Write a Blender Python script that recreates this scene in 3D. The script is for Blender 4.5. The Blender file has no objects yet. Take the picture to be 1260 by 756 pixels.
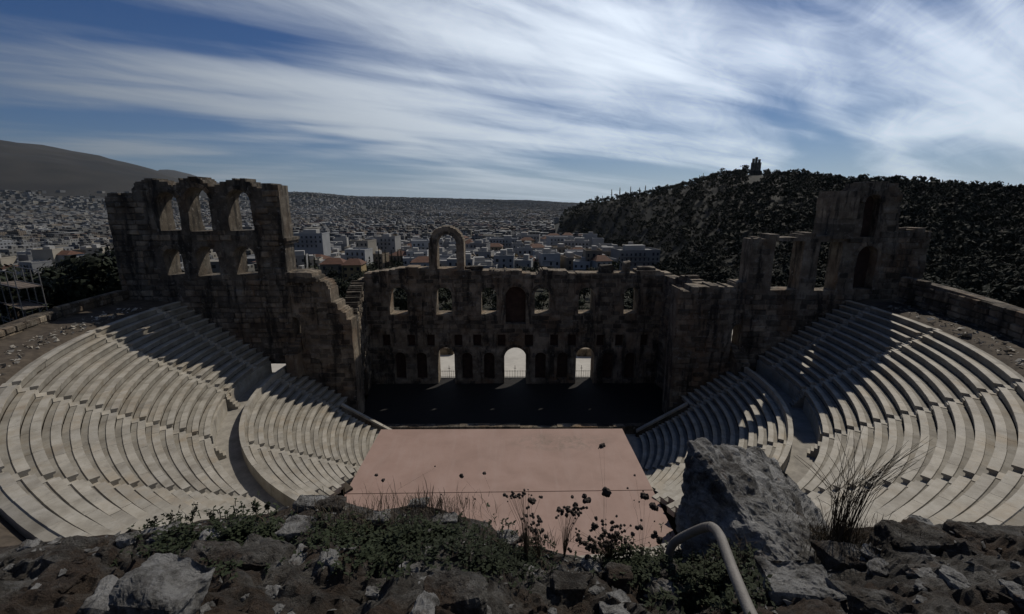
import bpy, bmesh, math, random
import numpy as np
from mathutils import Vector, noise as mn
from math import radians, sin, cos, pi, sqrt, hypot, atan2, degrees, asin, tan, exp

# ------------------------------------------------------------------ camera, sky, sun, exposure
scene = bpy.context.scene
col = scene.collection
CAM = (-0.68, -47.68, 26.3)
PITCH, YAW, FPX = 0.227, 0.007, 560.0          # the photograph is 1260 x 756
cam_data = bpy.data.cameras.new('camera'); cam = bpy.data.objects.new('camera', cam_data); col.objects.link(cam)
cam_data.sensor_width = 36.0; cam_data.lens = 36.0*FPX/1260.0
cam_data.clip_start = 0.05; cam_data.clip_end = 60000
cam.location = CAM; cam.rotation_euler = (pi/2-PITCH, 0, -YAW)
scene.camera = cam
SUN_AZ, SUN_EL = radians(35), radians(46)       # to the right of the view axis
scene.view_settings.view_transform = 'Standard'; scene.view_settings.look = 'None'
scene.view_settings.gamma = 1; scene.view_settings.use_curve_mapping = False
scene.view_settings.exposure = -0.62
scene.cycles.max_bounces = 5; scene.cycles.diffuse_bounces = 2; scene.cycles.volume_bounces = 0
scene.cycles.use_denoising = True

world = bpy.data.worlds.new('World'); scene.world = world; world.use_nodes = True
def build_world():
    nt = world.node_tree; N = nt.nodes; L = nt.links; N.clear()
    out = N.new('ShaderNodeOutputWorld'); bg = N.new('ShaderNodeBackground'); bg.inputs['Strength'].default_value = 0.05
    sky = N.new('ShaderNodeTexSky'); sky.sky_type = 'NISHITA'; sky.sun_disc = False
    sky.sun_elevation = SUN_EL; sky.sun_rotation = SUN_AZ; sky.air_density = 1.0; sky.dust_density = 0.3; sky.ozone_density = 1.6; sky.altitude = 100
    tc = N.new('ShaderNodeTexCoord'); sep = N.new('ShaderNodeSeparateXYZ'); L.new(tc.outputs['Generated'], sep.inputs[0])
    O = (4.08, 1.96, -2.77, .82, 4.97, 3.6)
    def math_(op, a, b=None, c=None, clamp=False):
        m = N.new('ShaderNodeMath'); m.operation = op; m.use_clamp = clamp
        for i, v in enumerate((a, b, c)):
            if v is None: continue
            if isinstance(v, (int, float)): m.inputs[i].default_value = v
            else: L.new(v, m.inputs[i])
        return m.outputs[0]
    # clouds live on a flat high layer, so streaks close up towards the horizon
    den = math_('ADD', math_('MAXIMUM', sep.outputs[2], 0.0), 0.10)
    u = math_('DIVIDE', sep.outputs[0], den); v = math_('DIVIDE', sep.outputs[1], den)
    comb = N.new('ShaderNodeCombineXYZ'); L.new(u, comb.inputs[0]); L.new(v, comb.inputs[1])
    def layer(rot, sx, sy, scale, detail, rough, dist, off):
        mp = N.new('ShaderNodeMapping'); mp.vector_type = 'POINT'; mp.inputs['Rotation'].default_value = (0, 0, radians(rot)); mp.inputs['Scale'].default_value = (1, 1, 1)
        mp.inputs['Location'].default_value = (*off, 0)
        L.new(comb.outputs[0], mp.inputs[0])
        m2 = N.new('ShaderNodeMapping'); m2.inputs['Scale'].default_value = (sx, sy, 1); L.new(mp.outputs[0], m2.inputs[0])
        nz = N.new('ShaderNodeTexNoise'); nz.inputs['Scale'].default_value = scale; nz.inputs['Detail'].default_value = detail
        nz.inputs['Roughness'].default_value = rough; nz.inputs['Distortion'].default_value = dist
        L.new(m2.outputs[0], nz.inputs['Vector']); return nz.outputs[0]
    big = layer(-35, 0.30, 0.75, .8, 3, .5, .5, (O[0], O[1]))
    streak = layer(-28, 0.16, 0.9, 1.5, 8, .53, .6, (O[2], O[3]))
    fine = layer(-50, 0.4, 1.1, 2.6, 9, .66, 1.3, (O[4], O[5]))
    s = math_('ADD', math_('MULTIPLY', big, 1.43), math_('ADD', math_('MULTIPLY', streak, .72), math_('MULTIPLY', fine, .22)))
    ramp = N.new('ShaderNodeValToRGB'); L.new(math_('MULTIPLY', s, 0.4), ramp.inputs[0])
    e = ramp.color_ramp.elements; e[0].position = .405; e[0].color = (0, 0, 0, 1); e[1].position = .585; e[1].color = (1, 1, 1, 1)
    ramp.color_ramp.interpolation = 'EASE'
    fac = math_('MULTIPLY', ramp.outputs[0], .9, clamp=True)
    mix = N.new('ShaderNodeMix'); mix.data_type = 'RGBA'
    L.new(fac, mix.inputs['Factor']); 
    tint = N.new('ShaderNodeMix'); tint.data_type = 'RGBA'; tint.blend_type = 'MULTIPLY'; tint.inputs['Factor'].default_value = 1.0
    L.new(sky.outputs[0], tint.inputs['A']); tint.inputs['B'].default_value = (.36, .70, 1.22, 1); L.new(tint.outputs['Result'], mix.inputs['A'])
    # thin ice cloud scatters forward: brighter towards the sun, duller away from it
    dot = N.new('ShaderNodeVectorMath'); dot.operation = 'DOT_PRODUCT'; L.new(tc.outputs['Generated'], dot.inputs[0])
    dot.inputs[1].default_value = (sin(SUN_AZ)*cos(SUN_EL), cos(SUN_AZ)*cos(SUN_EL), sin(SUN_EL))
    ph = math_('ADD', math_('MULTIPLY', math_('POWER', math_('MULTIPLY', math_('ADD', dot.outputs['Value'], 1.0), .5), 4.0), 1.0), .06)
    cm = N.new('ShaderNodeVectorMath'); cm.operation = 'SCALE'; cm.inputs[0].default_value = (40.0, 44.0, 48.5); L.new(ph, cm.inputs['Scale']); L.new(cm.outputs[0], mix.inputs['B'])
    # pale veil towards the horizon, where the air is seen edge-on
    veil = math_('MULTIPLY', math_('POWER', math_('SUBTRACT', 1.0, math_('MAXIMUM', sep.outputs[2], 0.0)), 11.0), .8, clamp=True)
    hp = math_('ADD', math_('MULTIPLY', math_('POWER', math_('MULTIPLY', math_('ADD', dot.outputs['Value'], 1.0), .5), 3.0), 1.0), .05)
    hc = N.new('ShaderNodeVectorMath'); hc.operation = 'SCALE'; hc.inputs[0].default_value = (20.0, 24.5, 29.0); L.new(hp, hc.inputs['Scale'])
    mix2 = N.new('ShaderNodeMix'); mix2.data_type = 'RGBA'; L.new(veil, mix2.inputs['Factor']); L.new(mix.outputs['Result'], mix2.inputs['A']); L.new(hc.outputs[0], mix2.inputs['B'])
    L.new(mix2.outputs['Result'], bg.inputs['Color']); L.new(bg.outputs[0], out.inputs[0])
build_world()
sun_data = bpy.data.lights.new('sun', 'SUN'); sun_data.energy = 5.0; sun_data.angle = radians(0.55); sun_data.color = (1.0, .93, .82)
sun = bpy.data.objects.new('sun', sun_data); col.objects.link(sun)
SUN_DIR = Vector((sin(SUN_AZ)*cos(SUN_EL), cos(SUN_AZ)*cos(SUN_EL), sin(SUN_EL)))
sun.rotation_euler = (-SUN_DIR).to_track_quat('-Z', 'Y').to_euler()

# ------------------------------------------------------------------ helpers
rng = random.Random(7)
def tag(o, label=None, cat=None, group=None, kind=None):
    for k, v in (('label', label), ('category', cat), ('group', group), ('kind', kind)):
        if v: o[k] = v
    return o
def empty(name, loc=(0, 0, 0), rz=0, **kw):
    o = bpy.data.objects.new(name, None); o.location = loc; o.rotation_euler = (0, 0, rz); o.empty_display_size = .2
    col.objects.link(o); return tag(o, **kw)
def mesh(name, verts, faces, mat=None, smooth=False):
    me = bpy.data.meshes.new(name)
    me.from_pydata([tuple(map(float, v)) for v in verts] if not isinstance(verts, np.ndarray) else verts.tolist(), [], faces if isinstance(faces, list) else faces.tolist())
    if mat: me.materials.append(mat)
    if smooth: me.polygons.foreach_set('use_smooth', [True]*len(me.polygons))
    me.update(); return me
def obj(name, me, parent=None, loc=None, rz=None, **kw):
    o = bpy.data.objects.new(name, me); col.objects.link(o)
    if parent is not None: o.parent = parent
    if loc is not None: o.location = loc
    if rz is not None: o.rotation_euler = (0, 0, rz)
    return tag(o, **kw)
def bm_mesh(name, bm, mat=None, smooth=False):
    me = bpy.data.meshes.new(name); bm.to_mesh(me); bm.free()
    if mat: me.materials.append(mat)
    if smooth: me.polygons.foreach_set('use_smooth', [True]*len(me.polygons))
    return me
def setcol(me, cols):                       # one colour per vertex, attribute 'col'
    a = me.color_attributes.new('col', 'FLOAT_COLOR', 'POINT')
    c = np.ones((len(me.vertices), 4), dtype=np.float32); c[:, :3] = cols
    a.data.foreach_set('color', c.ravel())
class MB:                                   # collects boxes, bars, tubes
    def __init__(s): s.v = []; s.f = []
    def add(s, v, f): b = len(s.v); s.v += [tuple(p) for p in v]; s.f += [tuple(i+b for i in q) for q in f]
    def box(s, x0, x1, y0, y1, z0, z1):
        s.add([(x0,y0,z0),(x1,y0,z0),(x1,y1,z0),(x0,y1,z0),(x0,y0,z1),(x1,y0,z1),(x1,y1,z1),(x0,y1,z1)], [(3,2,1,0),(4,5,6,7),(0,1,5,4),(1,2,6,5),(2,3,7,6),(3,0,4,7)])
    def tube(s, pts, r, n=6, r1=None):
        pts = [Vector(p) for p in pts]; rings = []; m = len(pts); up = None
        for i, p in enumerate(pts):
            d = (pts[min(i+1, m-1)]-pts[max(i-1, 0)]).normalized()
            a = (Vector((0, 0, 1)) if abs(d.z) < .9 else Vector((1, 0, 0))) if up is None else up
            b = d.cross(a).normalized(); a = b.cross(d).normalized(); up = a
            rr = r if r1 is None else r+(r1-r)*i/max(1, m-1)
            rings.append([p+(a*cos(2*pi*k/n)+b*sin(2*pi*k/n))*rr for k in range(n)])
        v = [q for R in rings for q in R]; f = []
        for i in range(m-1):
            for k in range(n): f.append((i*n+k, i*n+(k+1) % n, (i+1)*n+(k+1) % n, (i+1)*n+k))
        f.append(tuple(range(n))[::-1]); f.append(tuple((m-1)*n+k for k in range(n)))
        s.add(v, f)
    def build(s, name, mat, parent=None, smooth=False, **kw): return obj(name, mesh(name, s.v, s.f, mat, smooth), parent, **kw)
# pixel of the photograph -> direction; distances then come from walls, ground or usual sizes
_fw = Vector((sin(YAW)*cos(PITCH), cos(YAW)*cos(PITCH), -sin(PITCH))); _r = Vector((cos(YAW), -sin(YAW), 0)); _u = _r.cross(_fw)
C = Vector(CAM)
def ray(x, y): return (_fw*FPX+_r*(x-630)-_u*(y-378)).normalized()
def on_y(x, y, Y): d = ray(x, y); return C+d*((Y-C.y)/d.y)
def on_z(x, y, Z): d = ray(x, y); return C+d*((Z-C.z)/d.z)
def px(p):
    d = Vector(p)-C; z = d.dot(_fw)
    return (630+FPX*d.dot(_r)/z, 378-FPX*d.dot(_u)/z) if z > .05 else (-9999, 9999)
def azel(x, y): d = ray(x, y); return degrees(atan2(d.x, d.y)), degrees(atan2(d.z, hypot(d.x, d.y)))
def sstep(t): t = min(1, max(0, t)); return t*t*(3-2*t)
def nz(x, y, z=0.0): return mn.noise(Vector((x, y, z)))
def fbm(x, y, z=0.0, o=4): return mn.fractal(Vector((x, y, z)), 1.0, 2.0, o)

# ------------------------------------------------------------------ materials
TONE = .60      # weathered surfaces: overall reflectance
def material(name, build, rough=.85, tone=None):
    m = bpy.data.materials.new(name); m.use_nodes = True; nt = m.node_tree; b = nt.nodes['Principled BSDF']
    b.inputs['Roughness'].default_value = rough; b.inputs['Specular IOR Level'].default_value = .25
    build(nt, b)
    k = b.inputs['Base Color']
    if k.is_linked:
        src = k.links[0].from_socket; g = nt.nodes.new('ShaderNodeMix'); g.data_type = 'RGBA'; g.blend_type = 'MULTIPLY'; g.inputs['Factor'].default_value = 1.0
        t = TONE if tone is None else tone; nt.links.new(src, g.inputs['A']); g.inputs['B'].default_value = (t, t, t, 1); nt.links.new(g.outputs['Result'], k)
    return m
def N_(nt, t, **kw):
    n = nt.nodes.new(t)
    for k, v in kw.items(): setattr(n, k, v)
    return n
def coords(nt, scale=(1, 1, 1), kind='Object', rot=(0, 0, 0)):
    if kind == 'World': src = N_(nt, 'ShaderNodeNewGeometry').outputs['Position']
    else: src = N_(nt, 'ShaderNodeTexCoord').outputs[kind]
    mp = N_(nt, 'ShaderNodeMapping'); mp.inputs['Scale'].default_value = scale; mp.inputs['Rotation'].default_value = rot
    nt.links.new(src, mp.inputs[0]); return mp.outputs[0]
def noise_tex(nt, vec, scale, detail=5, rough=.6, dist=0):
    n = N_(nt, 'ShaderNodeTexNoise'); n.inputs['Scale'].default_value = scale; n.inputs['Detail'].default_value = detail
    n.inputs['Roughness'].default_value = rough; n.inputs['Distortion'].default_value = dist
    nt.links.new(vec, n.inputs['Vector']); return n.outputs[0]
def ramp(nt, fac, stops):
    r = N_(nt, 'ShaderNodeValToRGB'); nt.links.new(fac, r.inputs[0]); e = r.color_ramp.elements
    while len(e) < len(stops): e.new(.5)
    for el, (p, c) in zip(e, stops): el.position = p; el.color = (*c, 1) if len(c) == 3 else c
    return r.outputs[0]
def mixc(nt, fac, a, b, mode='MIX'):
    m = N_(nt, 'ShaderNodeMix', data_type='RGBA', blend_type=mode)
    for k, v in (('Factor', fac), ('A', a), ('B', b)):
        if isinstance(v, (int, float)): m.inputs[k].default_value = v
        elif isinstance(v, tuple): m.inputs[k].default_value = (*v, 1)
        else: nt.links.new(v, m.inputs[k])
    return m.outputs['Result']
def bump(nt, b, h, strength=.5, dist=.05):
    n = N_(nt, 'ShaderNodeBump'); n.inputs['Strength'].default_value = strength; n.inputs['Distance'].default_value = dist
    nt.links.new(h, n.inputs['Height']); nt.links.new(n.outputs[0], b.inputs['Normal'])
def rnd(nt): return N_(nt, 'ShaderNodeObjectInfo').outputs['Random']
W3 = lambda g: (g, g, g)

def m_marble(nt, b):
    v = coords(nt, kind='World')
    base = ramp(nt, noise_tex(nt, v, .9, 7, .65), [(.3, (.33, .30, .25)), (.5, (.47, .44, .38)), (.72, (.60, .57, .51))])
    var = ramp(nt, rnd(nt), [(0, (.84, .83, .82)), (.5, (.95, .94, .92)), (1, (1.05, 1.03, 1.0))])
    c = mixc(nt, 1.0, base, var, 'MULTIPLY')
    ochre = ramp(nt, noise_tex(nt, v, .35, 6, .7), [(.52, W3(0)), (.7, W3(.55))])
    c = mixc(nt, ochre, c, (.40, .31, .20))
    stain = ramp(nt, noise_tex(nt, v, 2.6, 8, .75), [(.55, W3(0)), (.75, W3(.7))])
    c = mixc(nt, stain, c, (.20, .19, .17))
    nt.links.new(c, b.inputs['Base Color']); bump(nt, b, noise_tex(nt, v, 9, 6, .7), .35, .03)
M_MARBLE = material('weathered_marble', m_marble, .7, .66)
M_CHAN = material('darker_seat_marble', m_marble, .85, .46)
def ruin(nt, b, base=((.10, .08, .06), (.24, .20, .155), (.46, .41, .335)), dark=.85):
    v = coords(nt, kind='World')
    c = ramp(nt, noise_tex(nt, v, .55, 8, .68), [(.3, base[0]), (.5, base[1]), (.72, base[2])])
    rust = ramp(nt, noise_tex(nt, v, .22, 5, .6, .5), [(.53, W3(0)), (.68, W3(.65))])
    c = mixc(nt, rust, c, (.25, .155, .09))
    var = ramp(nt, rnd(nt), [(0, W3(.45)), (.5, W3(.95)), (1, (1.6, 1.52, 1.4))])
    c = mixc(nt, 1.0, c, var, 'MULTIPLY')
    vs = coords(nt, (1, 1, .16), 'World')       # dark lichen that ran down with the rain
    lich = ramp(nt, noise_tex(nt, vs, .8, 8, .7, .3), [(.50, W3(0)), (.60, W3(dark))])
    c = mixc(nt, lich, c, (.030, .027, .024))
    pale = ramp(nt, noise_tex(nt, v, 1.7, 7, .75), [(.57, W3(0)), (.68, W3(.7))])
    c = mixc(nt, pale, c, (.52, .48, .42))
    nt.links.new(c, b.inputs['Base Color'])
    h = N_(nt, 'ShaderNodeMath', operation='ADD'); nt.links.new(noise_tex(nt, v, 1.6, 8, .75), h.inputs[0]); nt.links.new(noise_tex(nt, v, 7, 6, .8), h.inputs[1])
    bump(nt, b, h.outputs[0], .9, .16)
M_RUIN = material('ruin_stone', ruin, .95)
def m_rock(nt, b):
    v = coords(nt, kind='World')
    c = ramp(nt, noise_tex(nt, v, 3.2, 12, .78, .6), [(.30, (.03, .026, .022)), (.42, (.11, .095, .08)), (.52, (.24, .225, .20)), (.60, (.40, .385, .36)), (.74, (.58, .57, .55))])
    soil = ramp(nt, noise_tex(nt, v, 1.3, 8, .7, .5), [(.45, W3(0)), (.56, W3(.9))])
    c = mixc(nt, soil, c, ramp(nt, noise_tex(nt, v, 9, 8, .75), [(.3, (.05, .033, .022)), (.7, (.20, .135, .09))]))
    lich = ramp(nt, noise_tex(nt, v, 8, 10, .85), [(.52, W3(0)), (.64, W3(.75))])
    c = mixc(nt, lich, c, (.028, .025, .022))
    pale = ramp(nt, noise_tex(nt, v, 17, 8, .8), [(.60, W3(0)), (.68, W3(.7))])
    c = mixc(nt, pale, c, (.36, .34, .31))
    nt.links.new(c, b.inputs['Base Color'])
    h = N_(nt, 'ShaderNodeMath', operation='ADD'); nt.links.new(noise_tex(nt, v, 6, 12, .82), h.inputs[0]); nt.links.new(noise_tex(nt, v, 30, 6, .8), h.inputs[1])
    bump(nt, b, h.outputs[0], 1.0, .14)
M_ROCK = material('limestone_rock', m_rock, .95)
def m_pale(nt, b):
    v = coords(nt, kind='World')
    c = ramp(nt, noise_tex(nt, v, 5, 10, .75, .5), [(.34, (.05, .045, .04)), (.42, (.30, .29, .27)), (.52, (.56, .55, .53)), (.7, (.74, .73, .71))])
    lich = ramp(nt, noise_tex(nt, v, 2.1, 9, .75), [(.52, W3(0)), (.62, W3(.8))]); c = mixc(nt, lich, c, (.07, .06, .05))
    rust = ramp(nt, noise_tex(nt, v, 3.0, 5, .7), [(.6, W3(0)), (.7, W3(.7))]); c = mixc(nt, rust, c, (.25, .15, .08))
    nt.links.new(c, b.inputs['Base Color']); bump(nt, b, noise_tex(nt, v, 9, 12, .84), 1.0, .10)
M_PALE = material('pale_lichened_rock', m_pale, .95)
def m_deck(nt, b):
    v = coords(nt, kind='World')
    c = ramp(nt, noise_tex(nt, v, .35, 7, .6, .3), [(.3, (.33, .222, .183)), (.5, (.385, .262, .218)), (.72, (.43, .30, .255))])
    smear = ramp(nt, noise_tex(nt, coords(nt, (.9, .12, 1), 'World'), .8, 7, .7, 1.2), [(.5, W3(0)), (.75, W3(.35))]); c = mixc(nt, smear, c, (.46, .36, .32))
    sp = N_(nt, 'ShaderNodeSeparateXYZ'); nt.links.new(N_(nt, 'ShaderNodeNewGeometry').outputs['Position'], sp.inputs[0])
    def gauss(o, m, s):       # a worn patch with its own place on the deck
        a = N_(nt, 'ShaderNodeMath', operation='SUBTRACT'); nt.links.new(o, a.inputs[0]); a.inputs[1].default_value = m
        d = N_(nt, 'ShaderNodeMath', operation='DIVIDE'); nt.links.new(a.outputs[0], d.inputs[0]); d.inputs[1].default_value = s
        p = N_(nt, 'ShaderNodeMath', operation='MULTIPLY'); nt.links.new(d.outputs[0], p.inputs[0]); nt.links.new(d.outputs[0], p.inputs[1]); return p.outputs[0]
    s = N_(nt, 'ShaderNodeMath', operation='ADD'); nt.links.new(gauss(sp.outputs[0], 4.3, 5.5), s.inputs[0]); nt.links.new(gauss(sp.outputs[1], -7.2, 2.0), s.inputs[1])
    k = N_(nt, 'ShaderNodeMath', operation='SUBTRACT'); k.inputs[0].default_value = 1.0; nt.links.new(s.outputs[0], k.inputs[1]); k.use_clamp = True
    w = N_(nt, 'ShaderNodeMath', operation='MULTIPLY'); nt.links.new(k.outputs[0], w.inputs[0])
    nt.links.new(ramp(nt, noise_tex(nt, v, 1.1, 9, .78, .6), [(.45, W3(0)), (.62, W3(.8))]), w.inputs[1])
    c = mixc(nt, w.outputs[0], c, (.20, .165, .13))
    nt.links.new(c, b.inputs['Base Color']); bump(nt, b, noise_tex(nt, v, 3, 5, .6), .1, .01)
M_DECK = material('pink_stage_boards', m_deck, .75, .70)
def plain(name, c, rough=.8, var=.25, sc=1.2, metal=0):
    def f(nt, b):
        v = coords(nt, kind='World')
        a = tuple(x*(1-var) for x in c); d = tuple(min(1, x*(1+var)) for x in c)
        k = ramp(nt, noise_tex(nt, v, sc, 6, .65), [(.3, a), (.7, d)])
        nt.links.new(k, b.inputs['Base Color']); b.inputs['Metallic'].default_value = metal
        bump(nt, b, noise_tex(nt, v, sc*6, 5, .7), .3, .02)
    return material(name, f, rough)
M_NICHE = plain('red_brick_niche_painted_shade', (.095, .058, .044), .95, .45, 1.4)  # brick red for niche backs, darkened so recess shade is painted in
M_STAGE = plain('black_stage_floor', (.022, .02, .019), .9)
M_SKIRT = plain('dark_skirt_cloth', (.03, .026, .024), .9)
M_DIRT = plain('rubble_dirt', (.10, .08, .06), .95, .5, 1.5)
M_PAVE = plain('pale_forecourt', (.66, .63, .57), .9, .15, .6)
M_WALK = plain('walkway_marble', (.40, .37, .32), .85, .3, 1.1)
M_METAL = plain('galvanised_tube', (.30, .29, .28), .5, .15, 2, .3)
M_PLANK = plain('scaffold_plank', (.20, .16, .13), .9, .3, 2)
M_PIPE = plain('weathered_plastic_pipe', (.27, .25, .225), .55, .22, 9)
M_IRON = plain('black_iron', (.02, .02, .02), .5, .2, 2)
M_BARK = plain('bark', (.07, .05, .035), .95, .4, 3)
M_DRY = plain('dry_grass', (.13, .10, .065), .9, .35, 3)
M_HEAD = plain('dry_flower_head', (.075, .06, .05), .95, .5, 30)
def m_leaf(c):
    def f(nt, b):
        v = coords(nt, kind='World')
        k = ramp(nt, noise_tex(nt, v, .6, 4, .6), [(.3, tuple(x*.6 for x in c)), (.7, tuple(x*1.4 for x in c))])
        var = ramp(nt, rnd(nt), [(0, W3(.7)), (1, W3(1.3))]); k = mixc(nt, 1.0, k, var, 'MULTIPLY')
        nt.links.new(k, b.inputs['Base Color'])
    return f
M_LEAF = material('pine_foliage', m_leaf((.022, .030, .014)), .9, .5)
M_LEAF2 = material('olive_foliage', m_leaf((.045, .055, .028)), .9)
M_WEED = material('weed_leaves', m_leaf((.026, .036, .014)), .85)
def m_attr(nt, b):
    a = N_(nt, 'ShaderNodeAttribute', attribute_name='col'); v = coords(nt, kind='World')
    k = ramp(nt, noise_tex(nt, v, .05, 8, .7), [(.3, W3(.65)), (.7, W3(1.2))])
    nt.links.new(mixc(nt, 1.0, a.outputs['Color'], k, 'MULTIPLY'), b.inputs['Base Color'])
M_LAND = material('land', m_attr, .95)
def m_city(nt, b):      # far facades: rows of dark openings too small to build
    a = N_(nt, 'ShaderNodeAttribute', attribute_name='col')
    geo = N_(nt, 'ShaderNodeNewGeometry'); sp = N_(nt, 'ShaderNodeSeparateXYZ'); nt.links.new(geo.outputs['Position'], sp.inputs[0])
    sn = N_(nt, 'ShaderNodeSeparateXYZ'); nt.links.new(geo.outputs['Normal'], sn.inputs[0])
    h = N_(nt, 'ShaderNodeMath', operation='ADD'); nt.links.new(sp.outputs[0], h.inputs[0]); nt.links.new(sp.outputs[1], h.inputs[1])
    cv = N_(nt, 'ShaderNodeCombineXYZ'); nt.links.new(h.outputs[0], cv.inputs[0]); nt.links.new(sp.outputs[2], cv.inputs[1])
    br = N_(nt, 'ShaderNodeTexBrick'); br.offset = 0; br.inputs['Scale'].default_value = 1.0
    br.inputs['Brick Width'].default_value = 3.4; br.inputs['Row Height'].default_value = 3.1; br.inputs['Mortar Size'].default_value = .85
    br.inputs['Color1'].default_value = (.10, .11, .13, 1); br.inputs['Color2'].default_value = (.25, .24, .22, 1); br.inputs['Mortar'].default_value = (1, 1, 1, 1)
    nt.links.new(cv.outputs[0], br.inputs['Vector'])
    ab = N_(nt, 'ShaderNodeMath', operation='ABSOLUTE'); nt.links.new(sn.outputs[2], ab.inputs[0])
    wall = N_(nt, 'ShaderNodeMath', operation='LESS_THAN'); nt.links.new(ab.outputs[0], wall.inputs[0]); wall.inputs[1].default_value = .4
    c = mixc(nt, wall.outputs[0], a.outputs['Color'], mixc(nt, 1.0, a.outputs['Color'], br.outputs['Color'], 'MULTIPLY'))
    nt.links.new(c, b.inputs['Base Color'])
M_CITY = material('far_city', m_city, .9, .56)

# ------------------------------------------------------------------ terrain
def prof(pts):
    a = [azel(x, y) for x, y in pts]
    return np.array([q[0] for q in a]), np.array([q[1] for q in a])
R_HILL = prof([(690, 262), (705, 258), (720, 252), (760, 245), (800, 239), (850, 228), (885, 217), (925, 214), (1000, 221), (1060, 228), (1130, 233), (1260, 241), (1500, 250)])
R_MTN = prof([(-200, 160), (-60, 166), (0, 174), (60, 182), (120, 193), (190, 211), (225, 222), (262, 240)])
R_MT2 = prof([(140, 238), (165, 222), (195, 208), (215, 209), (250, 219), (300, 236), (340, 246)])
R_FAR = prof([(0, 228), (150, 229), (250, 237), (300, 240), (350, 238), (385, 239), (430, 243), (520, 245), (600, 247), (650, 248), (700, 251), (760, 254), (900, 256)])
AZ_TOE = np.array([azel(x, 250)[0] for x in (690, 720, 760, 800, 850, 900, 1000, 1400)])
D_TOE = np.array([640, 600, 470, 340, 235, 170, 130, 105.])
D_RIDGE = np.array([760, 740, 690, 640, 580, 540, 500, 430.])
AZ_F = azel(640, 250)[0]
def base_z(d, az):
    side = sstep((abs(az-0.0)-23)/12.0)
    z0 = .2+12.8*side
    back = sstep((abs(az)-62)/30)
    zz = float(np.interp(d, [0, 68, 110, 200, 330, 520, 900, 2000, 5000, 60000], [z0, z0, z0*.55-3, -10, -20, -30, -42, -52, -58, -70]))
    return zz*(1-back)+back*(20+6*sstep(d/200)-max(0, d-300)*.05)
def terrain(x, y):
    dx, dy = x-C.x, y-C.y; d = hypot(dx, dy); az = degrees(atan2(dx, dy))
    z = base_z(d, az)
    if 5 < az < 80:
        toe = float(np.interp(az, AZ_TOE, D_TOE)); rd = float(np.interp(az, AZ_TOE, D_RIDGE))
        zr = C.z+rd*tan(radians(float(np.interp(az, *R_HILL))))
        t = (d-toe)/(rd-toe)
        k = sstep(t) if t < 1 else 1-.8*sstep((t-1)/1.4)
        k *= sstep((az-5.4)/1.5)
        z = z+(zr-z)*k*1.0 if k > 0 else z
    for R, d0, w0, w1 in ((R_FAR, 7200, 3600, 2500), (R_MTN, 9500, 4500, 5000), (R_MT2, 15000, 4000, 4000)):
        if R[0][0]-6 < az < R[0][-1]+3:
            e = float(np.interp(az, *R))
            zr = C.z+d0*tan(radians(e))
            t = (d-d0+w0)/w0 if d < d0 else 1-(d-d0)/w1
            if t > 0 and zr > -60: z = max(z, z+(zr-z)*(sstep(t)))
    z += (fbm(x*.004, y*.004, 3)*min(1, d/400)*(1.5 if d < 1500 else 4)) if d < 5200 else 0
    if d > 6000 and az < -24: z += 45*fbm(x*.0014, y*.0014, 9, 6)*sstep((d-6000)/2000)*sstep((-24-az)/8)
    return z
def th_bowl(x, y): return (hypot(x, y) < 39.5 and y < 4) or (abs(x) < 44 and 0 <= y < 46)
def build_land():
    angs = list(np.arange(-62, 62.01, .6))+list(np.arange(66, 295, 6.))
    rad = [24.0]
    while rad[-1] < 34000: rad.append(rad[-1]+max(2.0, rad[-1]*(.045 if rad[-1] < 5000 else .016 if rad[-1] < 10000 else .06)))
    V = []; cols = []
    for r in rad:
        for a in angs:
            x = C.x+r*sin(radians(a)); y = C.y+r*cos(radians(a)); z = terrain(x, y)
            dd = r
            if th_bowl(x, y): z = -3.5
            elif r < 60 and y < 4 and hypot(x, y) < 47: z = 13.6
            V.append((x, y, z))
            toe = float(np.interp(a, AZ_TOE, D_TOE)) if 5 < a < 90 else 1e9
            if r > 5200 and a < -20 and z > C.z+r*.002: c = np.array((.024, .021, .017))*(.9+.9*nz(x*.004, y*.004)+.9*fbm(x*.0012, y*.0012, 5))
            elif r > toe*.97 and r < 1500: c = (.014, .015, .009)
            elif r < 250: c = np.array((.035, .034, .02))*(1+.6*nz(x*.05, y*.05))
            else: c = (.075, .075, .07)
            cols.append(np.clip(c, .01, 1))
    n = len(angs); F = []
    for i in range(len(rad)-1):
        for j in range(n): F.append((i*n+j, i*n+(j+1) % n, (i+1)*n+(j+1) % n, (i+1)*n+j))
    F = [f[::-1] for f in F]
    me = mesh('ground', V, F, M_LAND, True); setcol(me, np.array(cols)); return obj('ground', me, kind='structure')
build_land()

# ------------------------------------------------------------------ foreground ledge edge (needed early: hides some seats)
SIL = [(-140, 676), (0, 668), (60, 661), (130, 655), (200, 648), (250, 640), (330, 629), (368, 623), (388, 613), (430, 617), (470, 626), (515, 616), (560, 628), (600, 640), (625, 664), (680, 674), (720, 682), (800, 682), (850, 668), (1000, 650), (1060, 648), (1100, 644), (1180, 642), (1260, 642), (1420, 640)]
def sil(x): return float(np.interp(x, [p[0] for p in SIL], [p[1] for p in SIL]))

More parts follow.
